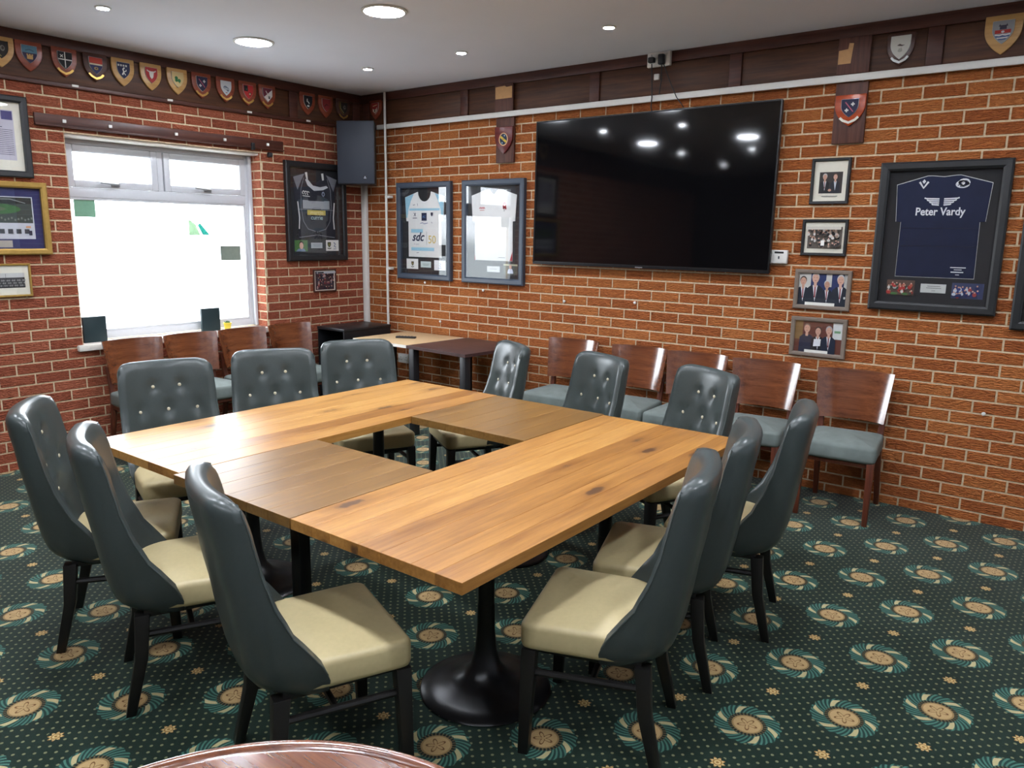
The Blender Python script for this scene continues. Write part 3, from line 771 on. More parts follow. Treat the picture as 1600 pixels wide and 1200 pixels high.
for i, (x, y, a, lab) in enumerate(WC):
    o = wproto if i == 0 else copy_tree(wproto)
    o.location = (x, y, 0); o.rotation_euler = (0, 0, math.radians(a)); o['label'] = lab

# ------------------------------------------------------------------ corner furniture
def leg_table(name, label, x0, x1, y0, y1, h, top, edge, rot=0.0, ped=False):
    cx, cy = (x0+x1)/2, (y0+y1)/2; a, b = (x1-x0)/2, (y1-y0)/2
    t = thing(name, label, 'table', (cx, cy, 0), rot)
    MB().box(-a+0.003, a-0.003, -b+0.003, b-0.003, h-0.024, h).obj('tabletop', top, t, bevel=0.002)
    m = MB(); m.box(-a, a, -b, -b+0.003, h-0.025, h-0.001); m.box(-a, a, b-0.003, b, h-0.025, h-0.001); m.box(-a, -a+0.003, -b+0.003, b-0.003, h-0.025, h-0.001); m.box(a-0.003, a, -b+0.003, b-0.003, h-0.025, h-0.001)
    m.obj('edge_band', edge, t)
    if ped:
        MB().box(-0.255, -0.185, -0.035, 0.035, 0.02, h-0.025).obj('column', 'black_plastic', t, bevel=0.003)
        MB().lathe([(0.0,0.0),(0.1,0.0),(0.1,0.01),(0.04,0.022),(0.0,0.022)], 32, (-0.22, 0.0)).obj('base', 'black_plastic', t)
        return
    for sx in (-1, 1):
        for sy in (-1, 1):
            MB().box(sx*(a-0.045)-0.03, sx*(a-0.045)+0.03, sy*(b-0.045)-0.03, sy*(b-0.045)+0.03, 0, h-0.025).obj('leg', 'black_plastic', t, bevel=0.003)
    for y0 in (b-0.05,): MB().box(-a+0.075, a-0.075, y0, y0+0.02, h-0.07, h-0.025).obj('apron', 'black_plastic', t)
leg_table('side_table', 'small dark brown laminate table with black legs against the brick', 1.375, 2.06, -0.80, -0.09, 0.752, 'wenge', 'wenge', math.radians(-4))
leg_table('side_table', 'small beige laminate table with a remote control on it', 0.66, 1.34, -0.74, -0.06, 0.745, 'beige_laminate', 'white_edge', 0.0, True)
rm = thing('remote_control', 'slim black remote control lying on the beige table', 'remote', (1.0, -0.43, 0.7455), math.radians(30))
MB().box(-0.09, 0.09, -0.022, 0.022, 0, 0.016).obj('body', 'black_plastic', rm, bevel=0.005)
for i in range(5):
    for j in range(2): MB().lathe([(0.0,0.018),(0.005,0.018),(0.0055,0.015),(0.0,0.015)], 8, (-0.06+i*0.028, -0.008+j*0.016)).obj('button', 'speaker_grille', rm)
rk = thing('equipment_rack', 'black open-fronted equipment rack standing in the corner', 'rack', (0.30, -0.41, 0), 0)
for x in (-0.185, 0.17): MB().box(x, x+0.015, -0.28, 0.28, 0, 0.775).obj('side_panel', 'black_plastic', rk)
MB().box(-0.19, 0.19, -0.285, 0.285, 0.775, 0.8).obj('top', 'black_plastic', rk, bevel=0.004)
MB().box(-0.17, 0.17, 0.265, 0.28, 0.0, 0.775).obj('back_panel', 'black_plastic', rk)
for z in (0.04, 0.4): MB().box(-0.17, 0.17, -0.27, 0.265, z, z+0.015).obj('shelf', 'black_plastic', rk)
sk = thing('floor_socket', 'white double wall socket low on the brick below the beige table', 'socket', (0.56, -0.008, 0.47))
MB().box(-0.073, 0.073, -0.03, 0, -0.043, 0.043).obj('box', 'white_plastic', sk, bevel=0.004)
for u in (-0.036, 0.036):
    m = MB()
    for du, dv in ((0,0.012),(-0.011,-0.012),(0.011,-0.012)): m.box(u+du-0.003, u+du+0.003, -0.031, -0.0295, dv-0.004, dv+0.004)
    m.obj('pin_hole', 'black_plastic', sk)

sp = thing('loudspeaker', 'black loudspeaker mounted high in the corner of the room', 'speaker', (0.235, -0.24, 2.085), math.radians(32))
MB().prism([(0,0)]*0 or [(-0.17,0.0),(0.17,0.0),(0.17,0.545),(-0.17,0.545)], -0.135, -0.125).obj('grille', 'speaker_grille', sp, bevel=0.004)
cabp = [(-0.175,-0.125),(0.175,-0.125),(0.12,0.12),(-0.12,0.12)]
m = MB(); m.loft([[(x, y, z) for x, y in cabp] for z in (-0.005, 0.55)]); m.obj('cabinet', 'black_plastic', sp, bevel=0.008)
bd = MB(); bd.lathe([(0.0,0.0),(0.019,0.0),(0.019,0.003),(0.0,0.003)], 20); b = bd.obj('badge', 'black_plastic', sp); b.location = (0.085, -0.1352, 0.055); b.rotation_euler = (PI/2, 0, 0)
prnt('badge_mark', sp, [((190,195,205), [(0.073,0.046),(0.097,0.046),(0.085,0.068)]), ((30,32,38), [(0.079,0.049),(0.091,0.049),(0.085,0.06)])], 0.1386)
MB().tube([(0,0.1,0.27),(0,0.2,0.27)], 0.02, 10).obj('bracket', 'black_plastic', sp)

# round mahogany table next to the photographer
rt = thing('round_table', 'round polished mahogany pedestal table with a raised rim', 'table', (5.12, -4.815, 0))
MB().lathe([(0.0,0.722),(0.47,0.722),(0.497,0.73),(0.5,0.742),(0.496,0.752),(0.488,0.754),(0.480,0.750),(0.476,0.745),(0.0,0.745)], 96).obj('tabletop', 'mahogany', rt, angle=50)
MB().lathe([(0.0,0.06),(0.05,0.06),(0.06,0.12),(0.04,0.2),(0.045,0.5),(0.06,0.66),(0.11,0.722),(0.0,0.722)], 24).obj('column', 'mahogany_leg', rt)
for k in range(4):
    a = PI/4+k*PI/2; MB().tube([(0.03*math.cos(a),0.03*math.sin(a),0.12),(0.2*math.cos(a),0.2*math.sin(a),0.07),(0.32*math.cos(a),0.32*math.sin(a),0.025)], [0.035,0.03,0.022], 8).obj('foot', 'mahogany_leg', rt)

# ------------------------------------------------------------------ WALL FITTINGS ON THE TV WALL
tv = thing('television', 'very large black flat screen television on the brick wall', 'television', (3.078, -0.06, 1.972))
tv.rotation_euler = (math.radians(-0.9), 0, 0)
MB().box(-0.965, 0.965, -0.012, 0.02, -0.548, 0.548).obj('housing', 'black_plastic', tv, bevel=0.004)
MB().box(-0.955, 0.955, -0.0145, -0.012, -0.528, 0.54).obj('screen', 'tv_screen', tv, smooth=False)
m = MB(); m.box(-0.967, 0.967, -0.016, -0.006, -0.552, -0.536); m.box(0.958, 0.967, -0.016, -0.006, -0.536, 0.55); m.box(-0.967, -0.962, -0.016, -0.006, -0.536, 0.55); m.box(-0.962, 0.958, -0.016, -0.006, 0.545, 0.55)
m.obj('bezel', 'cast_iron', tv)
MB().box(-0.03, 0.03, -0.0175, -0.016, -0.55, -0.541).obj('logo_bar', 'steel', tv)
MB().box(-0.3, 0.3, 0.02, 0.05, -0.2, 0.2).obj('wall_mount', 'black_plastic', tv)

st = thing('wall_socket', 'white double socket at the top of the panelling over the television', 'socket', (3.15, -0.034, 2.867))
MB().box(-0.088, 0.088, -0.03, 0, -0.05, 0.046).obj('box', 'white_plastic', st, bevel=0.004)
for u in (-0.06, 0.06): MB().box(u-0.006, u+0.006, -0.034, -0.03, 0.018, 0.034).obj('switch', 'white_plastic', st, bevel=0.001)
for u, h, lab in ((-0.042, 0.022, 'small round black plug in the socket over the television'), (0.035, 0.04, 'bulky black power adaptor plugged in over the television')):
    p = MB().box(u-0.022, u+0.022, -0.07, -0.031, -h, h*0.7).obj('plug', 'black_plastic', bevel=0.008, seg=3)
    p.location = (3.15, -0.034, 2.862); tag(p, lab, 'plug')
def cable(pts, r, label):
    return tag(MB().tube(pts, r, 6).obj('power_cable', 'black_plastic'), label, 'cable')
cable([(3.108,-0.08,2.835),(3.105,-0.062,2.72),(3.11,-0.06,2.62),(3.105,-0.058,2.55),(3.11,-0.036,2.50)], 0.004, 'thin black cable hanging from the left plug to the television')
cable([(3.185,-0.08,2.82),(3.178,-0.062,2.72),(3.165,-0.06,2.63)], 0.004, 'short black cable hanging from the power adaptor to the trunking')
cable([(3.20,-0.08,2.825),(3.25,-0.064,2.70),(3.30,-0.06,2.60),(3.345,-0.058,2.545),(3.35,-0.045,2.53)], 0.0035, 'thin black cable slanting from the adaptor behind the television')
sw = MB().box(-0.019, 0.019, -0.02, 0, -0.02, 0.02).obj('wall_tab', 'white_plastic', bevel=0.003); sw.location = (3.125, -0.018, 2.755); tag(sw, 'tiny white square switch plate under the socket', 'switch')
th = thing('thermostat', 'small white square wall control beside the television', 'thermostat', (4.088, -0.008, 1.532))
MB().box(-0.053, 0.053, -0.03, 0, -0.044, 0.044).obj('case', 'white_plastic', th, bevel=0.005)
MB().box(-0.03, 0.03, -0.0315, -0.03, 0.022, 0.034).obj('display', 'black_plastic', th)
MB().box(-0.004, 0.004, -0.033, -0.03, -0.014, 0.004).obj('slider', 'speaker_grille', th)

# two upright boards fixed over the panelling, each carrying a shield
for nm, x, lab, px in (('backing_board', 1.765, 'dark wooden upright board carrying the round-crested shield', 1), ('backing_board', 4.448, 'dark wooden upright board carrying the orange shield with navy crest', 2)):
    t = thing(nm, lab, 'board', (x, 0, 2.23))
    m = MB(); m.box(-0.093, 0.093, -0.03, -0.0075, 0.0, 0.355); m.obj('lower_board', 'board_wood', t, bevel=0.003)
    MB().box(-0.093, 0.093, -0.05, -0.0345, 0.402, 0.612).obj('upper_board', 'board_wood', t, bevel=0.003)
    if px == 1: poly = [(-0.085,0.50),(0.085,0.50),(0.085,0.59),(0.03,0.585),(0.01,0.597),(-0.085,0.592)]
    else: poly = [(-0.088,0.462),(-0.015,0.462),(-0.005,0.575),(-0.03,0.578),(-0.035,0.545),(-0.088,0.54)]
    MB().prism(poly, -0.053, -0.05).obj('bare_patch', 'bare_ply', t)
# small white wall knobs
for x, z in ((0.83, 1.206), (1.53, 1.172), (2.38, 1.13), (3.02, 1.16), (5.35, 0.66), (1.02, 0.86)):
    o = MB().lathe([(0.0,0.014),(0.006,0.014),(0.011,0.01),(0.011,0.004),(0.007,0.0),(0.0,0.0)], 14).obj('picture_hook', 'white_plastic')
    o.location = (x, -0.006, z); o.rotation_euler = (PI/2, 0, 0); tag(o, 'small round white picture hook left on the brick', 'hook', 'spare picture hooks')

# ------------------------------------------------------------------ SHIELDS
def shield_poly(w, h, style=0, n=10):
    """heater shield: straight top, sides curving to a point"""
    a = w/2; pts = [(-a, h/2), (a, h/2)][::-1]
    right = [(a, h/2)]
    for i in range(n+1):
        k = i/n
        x = a*(1-k**2.3) if k < 1 else 0; z = h*0.2-h*0.7*k
        right.append((x, z))
    left = [(-x, z) for x, z in right[::-1] if x > 1e-6]
    return (right + left)[::-1]
def scale_poly(p, s, du=0, dv=0, sy=None): return [(x*s+du, z*(sy or s)+dv) for x, z in p]
def cross4(cu, cv, r): return [stroke([(cu-r,cv),(cu+r,cv)], r*0.7), stroke([(cu,cv-r),(cu,cv+r)], r*0.7)]
WHT, GLD, NVY, BLK, RED, SIL = (225,225,220), (196,160,84), (28,32,66), (20,20,24), (176,52,50), (176,182,186)
def crest(kind, w, h):
    s = shield_poly(w, h); T, B = h/2, -h/2; a = w/2; S = []
    def clip_top(frac, c): S.append((c, rect(-a*0.98, a*0.98, T-h*frac, T-0.001)))
    if kind == 'castle': S = [((52,44,74), s)]; clip_top(0.42, (88,130,150)); S += [((200,160,100), rect(-0.018,0.018,-0.03,-0.006)), ((200,160,100), [rect(-0.02+k*0.015,-0.01+k*0.015,-0.006,0.002) for k in range(3)]), ((60,90,110), stroke([(-0.025,0.022),(0,0.03),(0.025,0.022)],0.006))]
    elif kind == 'cross': S = [(BLK, s), (WHT, [rect(-0.003,0.003,B*0.85,T), rect(-a*0.95,a*0.95,0.002,0.009)]), (WHT, [stroke([(-0.03,0.035),(-0.012,0.018)],0.005), stroke([(-0.03,0.018),(-0.012,0.035)],0.005)])]
    elif kind == 'bands': S = [((36,40,84), s)]; clip_top(0.36, (182,62,46)); S += [((220,210,180), rect(-a*0.95,a*0.95,0.004,0.014)), (GLD, ell(0,-0.018,0.014,0.01)), ((36,40,84), ell(0,-0.017,0.007,0.005))]
    elif kind == 'lion': S = [((30,38,74), s), ((205,205,200), [rect(-a*0.9+k*0.018,-a*0.9+0.012+k*0.018,0.027,0.04) for k in range(4)]), (WHT, [stroke([(-0.012,-0.03),(0.0,-0.01),(-0.006,0.008),(0.006,0.02)],0.01), stroke([(0.0,-0.008),(0.016,-0.002),(0.018,0.008)],0.006), stroke([(-0.002,-0.012),(0.012,-0.03)],0.006)])]
    elif kind == 'bull': S = [((170,44,48), s), ((212,208,200), [(-0.018,0.02),(-0.012,-0.012),(0,-0.026),(0.012,-0.012),(0.018,0.02),(0,0.026)]), ((212,208,200), stroke([(-0.034,0.034),(-0.022,0.026),(0,0.024),(0.022,0.026),(0.034,0.034)],0.008))]
    elif kind == 'clover': S = [((206,184,130), s), ((36,112,62), [ell(-0.012,0.012,0.013), ell(0.01,-0.004,0.013), ell(-0.012,-0.004,0.012)]), ((36,112,62), stroke([(-0.002,-0.004),(0.014,-0.022)],0.005))]
    elif kind == 'crosses': S = [((26,26,58), s), ((180,90,110), stroke([(-0.026,0.036),(0.022,-0.022)],0.006)), (WHT, cross4(0.018,0.022,0.011)+cross4(-0.016,-0.012,0.011))]
    elif kind == 'silver': S = [((196,200,204), s), ((110,120,136), [ell(-0.008,0.004,0.018,0.014), ell(0.012,-0.008,0.012,0.016)]), ((210,214,216), stroke([(-0.02,0.0),(0.02,-0.006)],0.005)), ((150,90,70), stroke([(-0.008,-0.034),(0.008,-0.034)],0.006))]
    elif kind == 'redquarters': S = [((186,46,50), s), (BLK, [rect(-a*0.85,-0.004,0.004,T*0.9), [(0.002,-0.004),(0.028,-0.004),(0.014,-0.034)]]), ((70,96,80), ell(-0.016,0.02,0.006)), ((210,196,160), ell(0.013,-0.014,0.007))]
    elif kind == 'halves': S = [((110,40,60), s), ((226,220,214), [(a*0.95,T*0.9),(a*0.95,-0.004),(0,B*0.95),(-a*0.8,-0.016)]), ((226,220,214), stroke([(-0.02,0.034),(-0.01,0.02),(-0.004,0.01)],0.007)), (BLK, [rect(0.004,0.02,-0.026,-0.004)]), ((220,214,200), ell(0.012,-0.01,0.004))]
    elif kind == 'stag': S = [((18,20,28), s), (WHT, [stroke([(-0.008,0.03),(-0.012,0.016),(-0.004,0.006),(0.008,-0.004),(0.01,-0.012)],0.009), stroke([(-0.012,0.016),(-0.016,0.004)],0.004), ell(0.0,-0.03,0.013,0.008)])]
    elif kind == 'allred': S = [((132,38,40), s), ((80,26,28), [stroke([(-0.02,-0.01),(0.0,0.01),(0.02,0.0)],0.01)]), ((150,60,52), stroke([(-0.016,-0.03),(0,-0.034),(0.016,-0.03)],0.005))]
    elif kind == 'goldline': S = [((40,34,30), s), ((176,160,96), stroke([(-a*0.8,T*0.95),(-a*0.8,-0.002),(0,B*0.75)],0.005)), ((120,116,110), [ell(0.01,0.01,0.014,0.018)]), ((60,52,46), ell(0.012,0.012,0.008,0.01))]
    elif kind == 'winged': S = [((150,44,44), s), ((222,214,190), [[(-0.03,0.0),(-0.026,-0.026),(0,-0.042),(0.026,-0.026),(0.03,0.012),(0.012,-0.008),(-0.012,-0.008)]]), (BLK, ell(0,-0.02,0.007,0.012)), ((222,200,150), stroke([(-0.025,0.02),(0.03,0.03)],0.006))]
    elif kind == 'roundel': S = [((214,150,110), ell(0,0.008,0.047,0.052,24)), ((226,196,150), ell(0,0.008,0.043,0.048,24)), ((30,44,66), ell(0,0.008,0.039,0.044,24)), ((206,176,60), stroke([(-0.03,0.03),(0.03,-0.014)],0.018)), ((30,44,66), text_polys('TAR', 0.016, 0, 0.008)), ((150,180,210), [ell(0.012,0.036,0.006), ell(-0.012,-0.02,0.006)])]
    elif kind == 'silverbird': S = [((206,206,198), s), ((70,56,46), [[(-0.018,0.012),(-0.004,0.02),(0.008,0.014),(0.026,0.012),(0.008,0.006),(-0.004,0.008)]]), ((166,166,158), [stroke([(-0.008,-0.01),(0.006,-0.004),(0.01,-0.02)],0.006), ell(0.0,-0.018,0.012,0.008)])]
    elif kind == 'waves': S = [((150,152,154), s), ((182,58,52), [rect(-a*0.75,a*0.75,-0.006,0.012)]), ((64,60,78), [rect(-0.016,0.016,0.014,0.036), [(-0.022,0.03),(-0.012,0.03),(-0.016,0.044)], [(0.022,0.03),(0.012,0.03),(0.016,0.044)]]), ((220,220,220), [ell(0.0,0.002,0.008,0.006)]), ((225,225,225), stroke([(-a*0.72,-0.012),(-0.014,-0.016),(0.0,-0.012),(0.014,-0.016),(a*0.72,-0.012)],0.006)), ((60,92,150), stroke([(-a*0.66,-0.02),(-0.014,-0.024),(0.0,-0.02),(0.014,-0.024),(a*0.66,-0.02)],0.006)), ((225,225,225), stroke([(-a*0.5,-0.028),(0.0,-0.03),(a*0.5,-0.028)],0.005)), ((60,92,150), stroke([(-a*0.35,-0.036),(0.0,-0.038),(a*0.35,-0.036)],0.005))]
    return S
def shield(pos, rotz, w, h, wood_, kind, label, base, scroll=None, cs=0.56, raised=True, style=0):
    t = thing('wall_shield', label, 'shield', pos, rotz, 'painted wooden shields')
    MB().prism(shield_poly(w, h, style), -(base+0.018), -base).obj('board', wood_, t, bevel=0.005)
    cw, ch = w*cs, h*cs*1.02; wtop = base+0.018
    if raised and kind != 'roundel':
        MB().prism(scale_poly(shield_poly(cw*1.03, ch*1.03), 1, 0, 0.012), -(wtop+0.006), -wtop+0.001).obj('crest_boss', 'brass' if kind in ('goldline',) else 'plaque_silver', t, bevel=0.001)
        wtop += 0.0065
    o = prnt('crest', t, crest(kind, cw, ch), wtop+0.0003)
    if kind != 'roundel': o.location = (0, 0, 0.012)
    if scroll:
        sc = [(-w*0.3, -h*0.22), (-w*0.2, -h*0.31), (0, -h*0.385), (w*0.2, -h*0.31), (w*0.3, -h*0.22)]
        MB().prism(stroke(sc, h*0.075), -(base+0.022), -(base+0.016)).obj('scroll', scroll, t)
FB = 0.0185
LS = [(-3.055,'shield_gold','goldline','gold wooden shield with dark crest on the frieze above the black-framed page',None),
 (-2.886,'shield_red','castle','red-brown shield with blue-topped castle crest on the frieze',None),
 (-2.667,'shield_red','cross','red-brown shield with black crest quartered by a white cross','brass'),
 (-2.464,'shield_dark','bands','dark brown shield with red, white and blue banded crest','brass'),
 (-2.271,'shield_gold','lion','gold shield with navy crest and white lion',None),
 (-2.066,'shield_gold','bull','pale gold shield with red crest and white bull head',None),
 (-1.861,'shield_gold','clover','pale gold shield with green clover crest',None),
 (-1.662,'shield_red','crosses','red-brown shield with navy crest, two white crosses, on the window wall','brass'),
 (-1.453,'shield_red','silver','brown shield with silver crest on the window wall','brass'),
 (-1.252,'shield_red','redquarters','brown shield with red and black quartered crest','brass'),
 (-1.066,'shield_red','halves','brown shield with crest split maroon and white','brass'),
 (-0.652,'shield_red','stag','brown shield with black crest and white bird-like figure',None),
 (-0.452,'shield_red','allred','shield painted dark red all over near the corner',None),
 (-0.253,'shield_dark','goldline','very dark shield with gold outlined crest above the loudspeaker','brass')]
for y, wd, kd, lab, scr in LS: shield((0, y, 2.757), PI/2, 0.163, 0.19, wd, kd, lab, FB, scr)
shield((0.232, 0, 2.768), 0, 0.16, 0.172, 'shield_red', 'winged', 'red shield with white crest on the television wall beside the corner', FB, None)
shield((1.765, 0, 2.406), 0, 0.185, 0.215, 'shield_maroon', 'roundel', 'dark red shield with round navy and yellow crest above the white shirts', 0.031, None, style=0)
shield((4.452, 0, 2.421), 0, 0.178, 0.185, 'shield_orange', 'crosses', 'orange shield with navy crest and cream scroll on the upright board', 0.031, 'mount_cream', 0.55)
shield((4.70, 0, 2.738), 0, 0.15, 0.178, 'shield_dark', 'silverbird', 'brown shield with silver bird crest on the television wall frieze', FB, 'plaque_silver', 0.7)
shield((5.207, 0, 2.752), 0, 0.178, 0.204, 'shield_gold', 'waves', 'gold shield with grey crest of blue and white waves', FB, None, 0.56)

# ------------------------------------------------------------------ FRAMED PICTURES AND SHIRTS
def bars(m, w, h, t, y0, y1):
    m.box(-w/2, w/2, y0, y1, -h/2, -h/2+t); m.box(-w/2, w/2, y0, y1, h/2-t, h/2)
    m.box(-w/2, -w/2+t, y0, y1, -h/2+t, h/2-t); m.box(w/2-t, w/2, y0, y1, -h/2+t, h/2-t); return m
def frame(name, label, cat, pos, rotz, w, h, t, mat, mount, depth=0.03, glassw=None, tilt=0.0, gl=True):
    o = thing(name, label, cat, pos, rotz)
    o.rotation_euler = (0, 0, rotz)
    k = 0.0085
    poly_t = MB()
    for a, b in (((-w/2,-h/2),(w/2,-h/2)),((w/2,-h/2),(w/2,h/2)),((w/2,h/2),(-w/2,h/2)),((-w/2,h/2),(-w/2,-h/2))):
        f = lambda p, i: (p[0]-math.copysign(i, p[0]), p[1]-math.copysign(i, p[1]))
        prof = [(0.0, 0.0), (0.0, depth*0.85), (t*0.2, depth), (t*0.75, depth*0.97), (t, depth*0.78), (t, 0.0)]
        n = len(prof); vs_ = []
        for p in (a, b):
            for i, d in prof: q = f(p, i); vs_.append((q[0], -(k+d), q[1]))
        m_ = MB().add(vs_, [(i, (i+1)%n, (i+1)%n+n, i+n) for i in range(n)] + [tuple(range(n)), tuple(reversed(range(n, 2*n)))])
        m_.obj('frame_rail', mat, o, angle=25)
    MB().box(-w/2+t*0.6, w/2-t*0.6, -(k+0.006), -k, -h/2+t*0.6, h/2-t*0.6).obj('mount_board', mount, o, smooth=False)
    if gl: MB().box(-w/2+t*0.9, w/2-t*0.9, -(k+depth*0.74+0.0012), -(k+depth*0.74), -h/2+t*0.9, h/2-t*0.9).obj('glass', 'picture_glass', o, smooth=False)
    return o
KM = 0.0085+0.0062
def cloth_panel(name, poly, mat, o, w=0.004):
    return MB().prism(poly, -(KM+w), -KM).obj(name, mat, o, bevel=0.0015, angle=60)
def shirt_poly(neck='round', sl=0.25, hem=-0.232):
    L = [(-0.205,hem),(0.21,hem),(0.205,0.09),(0.232,0.092),(0.245,0.305),(0.085,0.352)]
    if neck == 'round': N = ell(0, 0.35, 0.08, 0.085, 10, 0, -PI)
    elif neck == 'v': N = [(0.045,0.352),(0.0,0.31),(-0.045,0.352)]
    else: N = [(0.06,0.352),(0.0,0.345),(-0.06,0.352)]
    return L + N + [(-0.085,0.352),(-0.245,0.305),(-0.232,0.092),(-0.205,0.09)]
GRASS = (72,110,60)
SKIN = [(206,160,138),(214,170,150),(196,150,128)]
def person_shapes(u, base, s, suit, shirt=(222,222,226), tie=(120,40,44), hair=(190,190,190), skin=0):
    """flat printed figure: torso, shirt, tie, head, hair"""
    sk = SKIN[skin % 3]
    return [(suit, [(u-0.2*s,base),(u+0.2*s,base),(u+0.19*s,base+0.42*s),(u+0.1*s,base+0.5*s),(u-0.1*s,base+0.5*s),(u-0.19*s,base+0.42*s)]),
            (shirt, [(u-0.06*s,base+0.5*s),(u+0.06*s,base+0.5*s),(u+0.01*s,base+0.1*s)]),
            (tie, [(u-0.015*s,base+0.47*s),(u+0.015*s,base+0.47*s),(u+0.02*s,base+0.2*s),(u-0.01*s,base+0.2*s)]),
            (sk, rect(u-0.035*s,u+0.035*s,base+0.46*s,base+0.58*s)),
            (hair, ell(u, base+0.70*s, 0.092*s, 0.115*s)), (sk, ell(u, base+0.665*s, 0.08*s, 0.11*s)),
            ((70,46,40), [ell(u-0.03*s, base+0.69*s, 0.01*s, 0.007*s, 6), ell(u+0.03*s, base+0.69*s, 0.01*s, 0.007*s, 6)]),
            ((150,86,76), [ell(u, base+0.615*s, 0.025*s, 0.007*s, 6)])]
def crowd(rnd, u0, u1, v0, v1, bgc, cols, n, r):
    S = [(bgc, rect(u0,u1,v0,v1))]
    for i in range(n):
        u = rnd.uniform(u0+r, u1-r); v = rnd.uniform(v0+r, v1-r*2)
        S.append((rnd.choice(cols), [ell(u, v, r*rnd.uniform(0.6,1.0), r*rnd.uniform(0.7,1.1), 7)]))
        S.append((rnd.choice(SKIN), [ell(u, v+r*0.9 if v+r*1.6 < v1 else v, r*0.38, r*0.42, 6)]))
    return S
def badge_shield(u, v, s, c1, c2): return [(c1, scale_poly(shield_poly(0.8, 1.0), s, u, v)), (c2, scale_poly(shield_poly(0.8, 1.0), s*0.55, u, v)), (c1, stroke([(u-s*0.45, v-s*0.6),(u, v-s*0.72),(u+s*0.45, v-s*0.6)], s*0.16))]
R_ = random.Random(3)
FZ = 1.668
# 1 pale blue and white shirt
o = frame('framed_shirt', 'slate-framed white and pale blue rugby shirt next to the wall pipe', 'framed shirt', (0.835, 0, FZ), 0, 0.675, 0.87, 0.05, 'frame_slate', 'mount_black', 0.04)
cloth_panel('shirt', shirt_poly('round'), 'cloth_white', o)
W2 = KM+0.0046
PB = (150,196,216)
prnt('shirt_print', o, [(PB, [(-0.243,0.303),(-0.13,0.337),(-0.17,0.27),(-0.2,0.2),(-0.215,0.12),(-0.232,0.12)]), (PB, [(0.243,0.303),(0.13,0.337),(0.17,0.27),(0.2,0.2),(0.215,0.12),(0.232,0.12)]),
  (PB, [rect(-0.19,0.19,0.185,0.205), rect(-0.17,-0.02,-0.012,0.02), rect(-0.17,0.12,-0.175,-0.145)]),
  (NVY, [rect(-0.035,0.03,0.095,0.165)]), ((90,140,190), text_polys('AC', 0.03, -0.003, 0.13)),
  (NVY, text_polys('sdc', 0.11, -0.085, -0.052, 0.35, 0.02)), ((206,180,84), text_polys('50', 0.1, 0.095, -0.075)), ((120,120,130), [rect(0.028,0.031,-0.12,0.0)]),
  (NVY, [stroke([(-0.13,0.165),(-0.105,0.135)],0.006), stroke([(-0.105,0.165),(-0.13,0.135)],0.006), rect(-0.145,-0.09,0.115,0.121)]),
  (NVY, badge_shield(0.095,0.15,0.035,NVY,WHT)[0][1]), ((90,100,150), [stroke([(-0.05,0.07),(-0.02,0.078),(0.0,0.066),(0.045,0.075)],0.005)]),
  ((60,60,90), [stroke([(-0.14,0.235),(-0.115,0.238)],0.005), stroke([(-0.085,0.25),(-0.08,0.228)],0.004), stroke([(0.09,0.085),(0.1,0.072)],0.004), stroke([(-0.1,-0.195),(-0.07,-0.192)],0.004)]),
  ((120,120,150), text_polys('for good', 0.018, -0.1, -0.115))], W2)
prnt('club_card', o, [((226,226,224), rect(-0.238,-0.088,-0.343,-0.25))] + badge_shield(-0.16,-0.295,0.042,(40,52,40),(120,110,60)), KM)
prnt('plaque', o, [((190,204,204), rect(-0.055,0.075,-0.325,-0.27)), ((120,130,130), [rect(-0.035,0.055,-0.295,-0.291), rect(-0.025,0.045,-0.306,-0.302)])], KM)
prnt('club_card', o, [((226,226,230), rect(0.115,0.255,-0.345,-0.255)), ((110,120,180), [stroke([(0.18,-0.28),(0.195,-0.29),(0.18,-0.305),(0.2,-0.315)],0.006), stroke([(0.165,-0.325),(0.205,-0.325)],0.005)])], KM)
# 2 white shirt with red rose
o = frame('framed_shirt', 'slate-framed plain white rugby shirt with red rose badge beside the television', 'framed shirt', (1.643, 0, FZ), 0, 0.675, 0.87, 0.05, 'frame_slate', 'mount_black', 0.04)
cloth_panel('shirt', shirt_poly('v', hem=-0.238), 'cloth_white', o)
prnt('shirt_print', o, [((190,40,60), [stroke([(-0.155,0.195),(-0.145,0.208),(-0.135,0.195)],0.008), stroke([(-0.135,0.195),(-0.125,0.208),(-0.115,0.195)],0.008), stroke([(-0.115,0.195),(-0.105,0.208),(-0.095,0.195)],0.008), rect(-0.15,-0.1,0.18,0.184)]),
  ((176,40,52), [ell(0.118,0.222,0.02,0.026), ell(0.108,0.2,0.008,0.01), ell(0.132,0.198,0.008,0.012)]), ((226,170,160), ell(0.118,0.224,0.008,0.011)), ((60,90,60), [stroke([(0.118,0.196),(0.116,0.172)],0.005)]),
  ((170,40,50), [[(0.21,-0.235),(0.18,-0.235),(0.208,-0.16)], [(-0.204,-0.235),(-0.195,-0.235),(-0.204,-0.18)]]), ((120,120,120), [rect(0.06,0.13,-0.212,-0.208)])], W2)
prnt('plaque', o, [((205,208,208), rect(-0.07,0.072,-0.335,-0.285)), ((140,140,140), [rect(-0.04,0.04,-0.31,-0.306)])], KM)
prnt('photo_print', o, [((70,74,66), rect(0.112,0.26,-0.35,-0.262)), ((180,180,150), rect(0.112,0.26,-0.275,-0.262)), ((200,206,222), [ell(0.186,-0.34,0.032,0.045,10,0,PI)]), (SKIN[0], ell(0.186,-0.285,0.014,0.018))], KM)
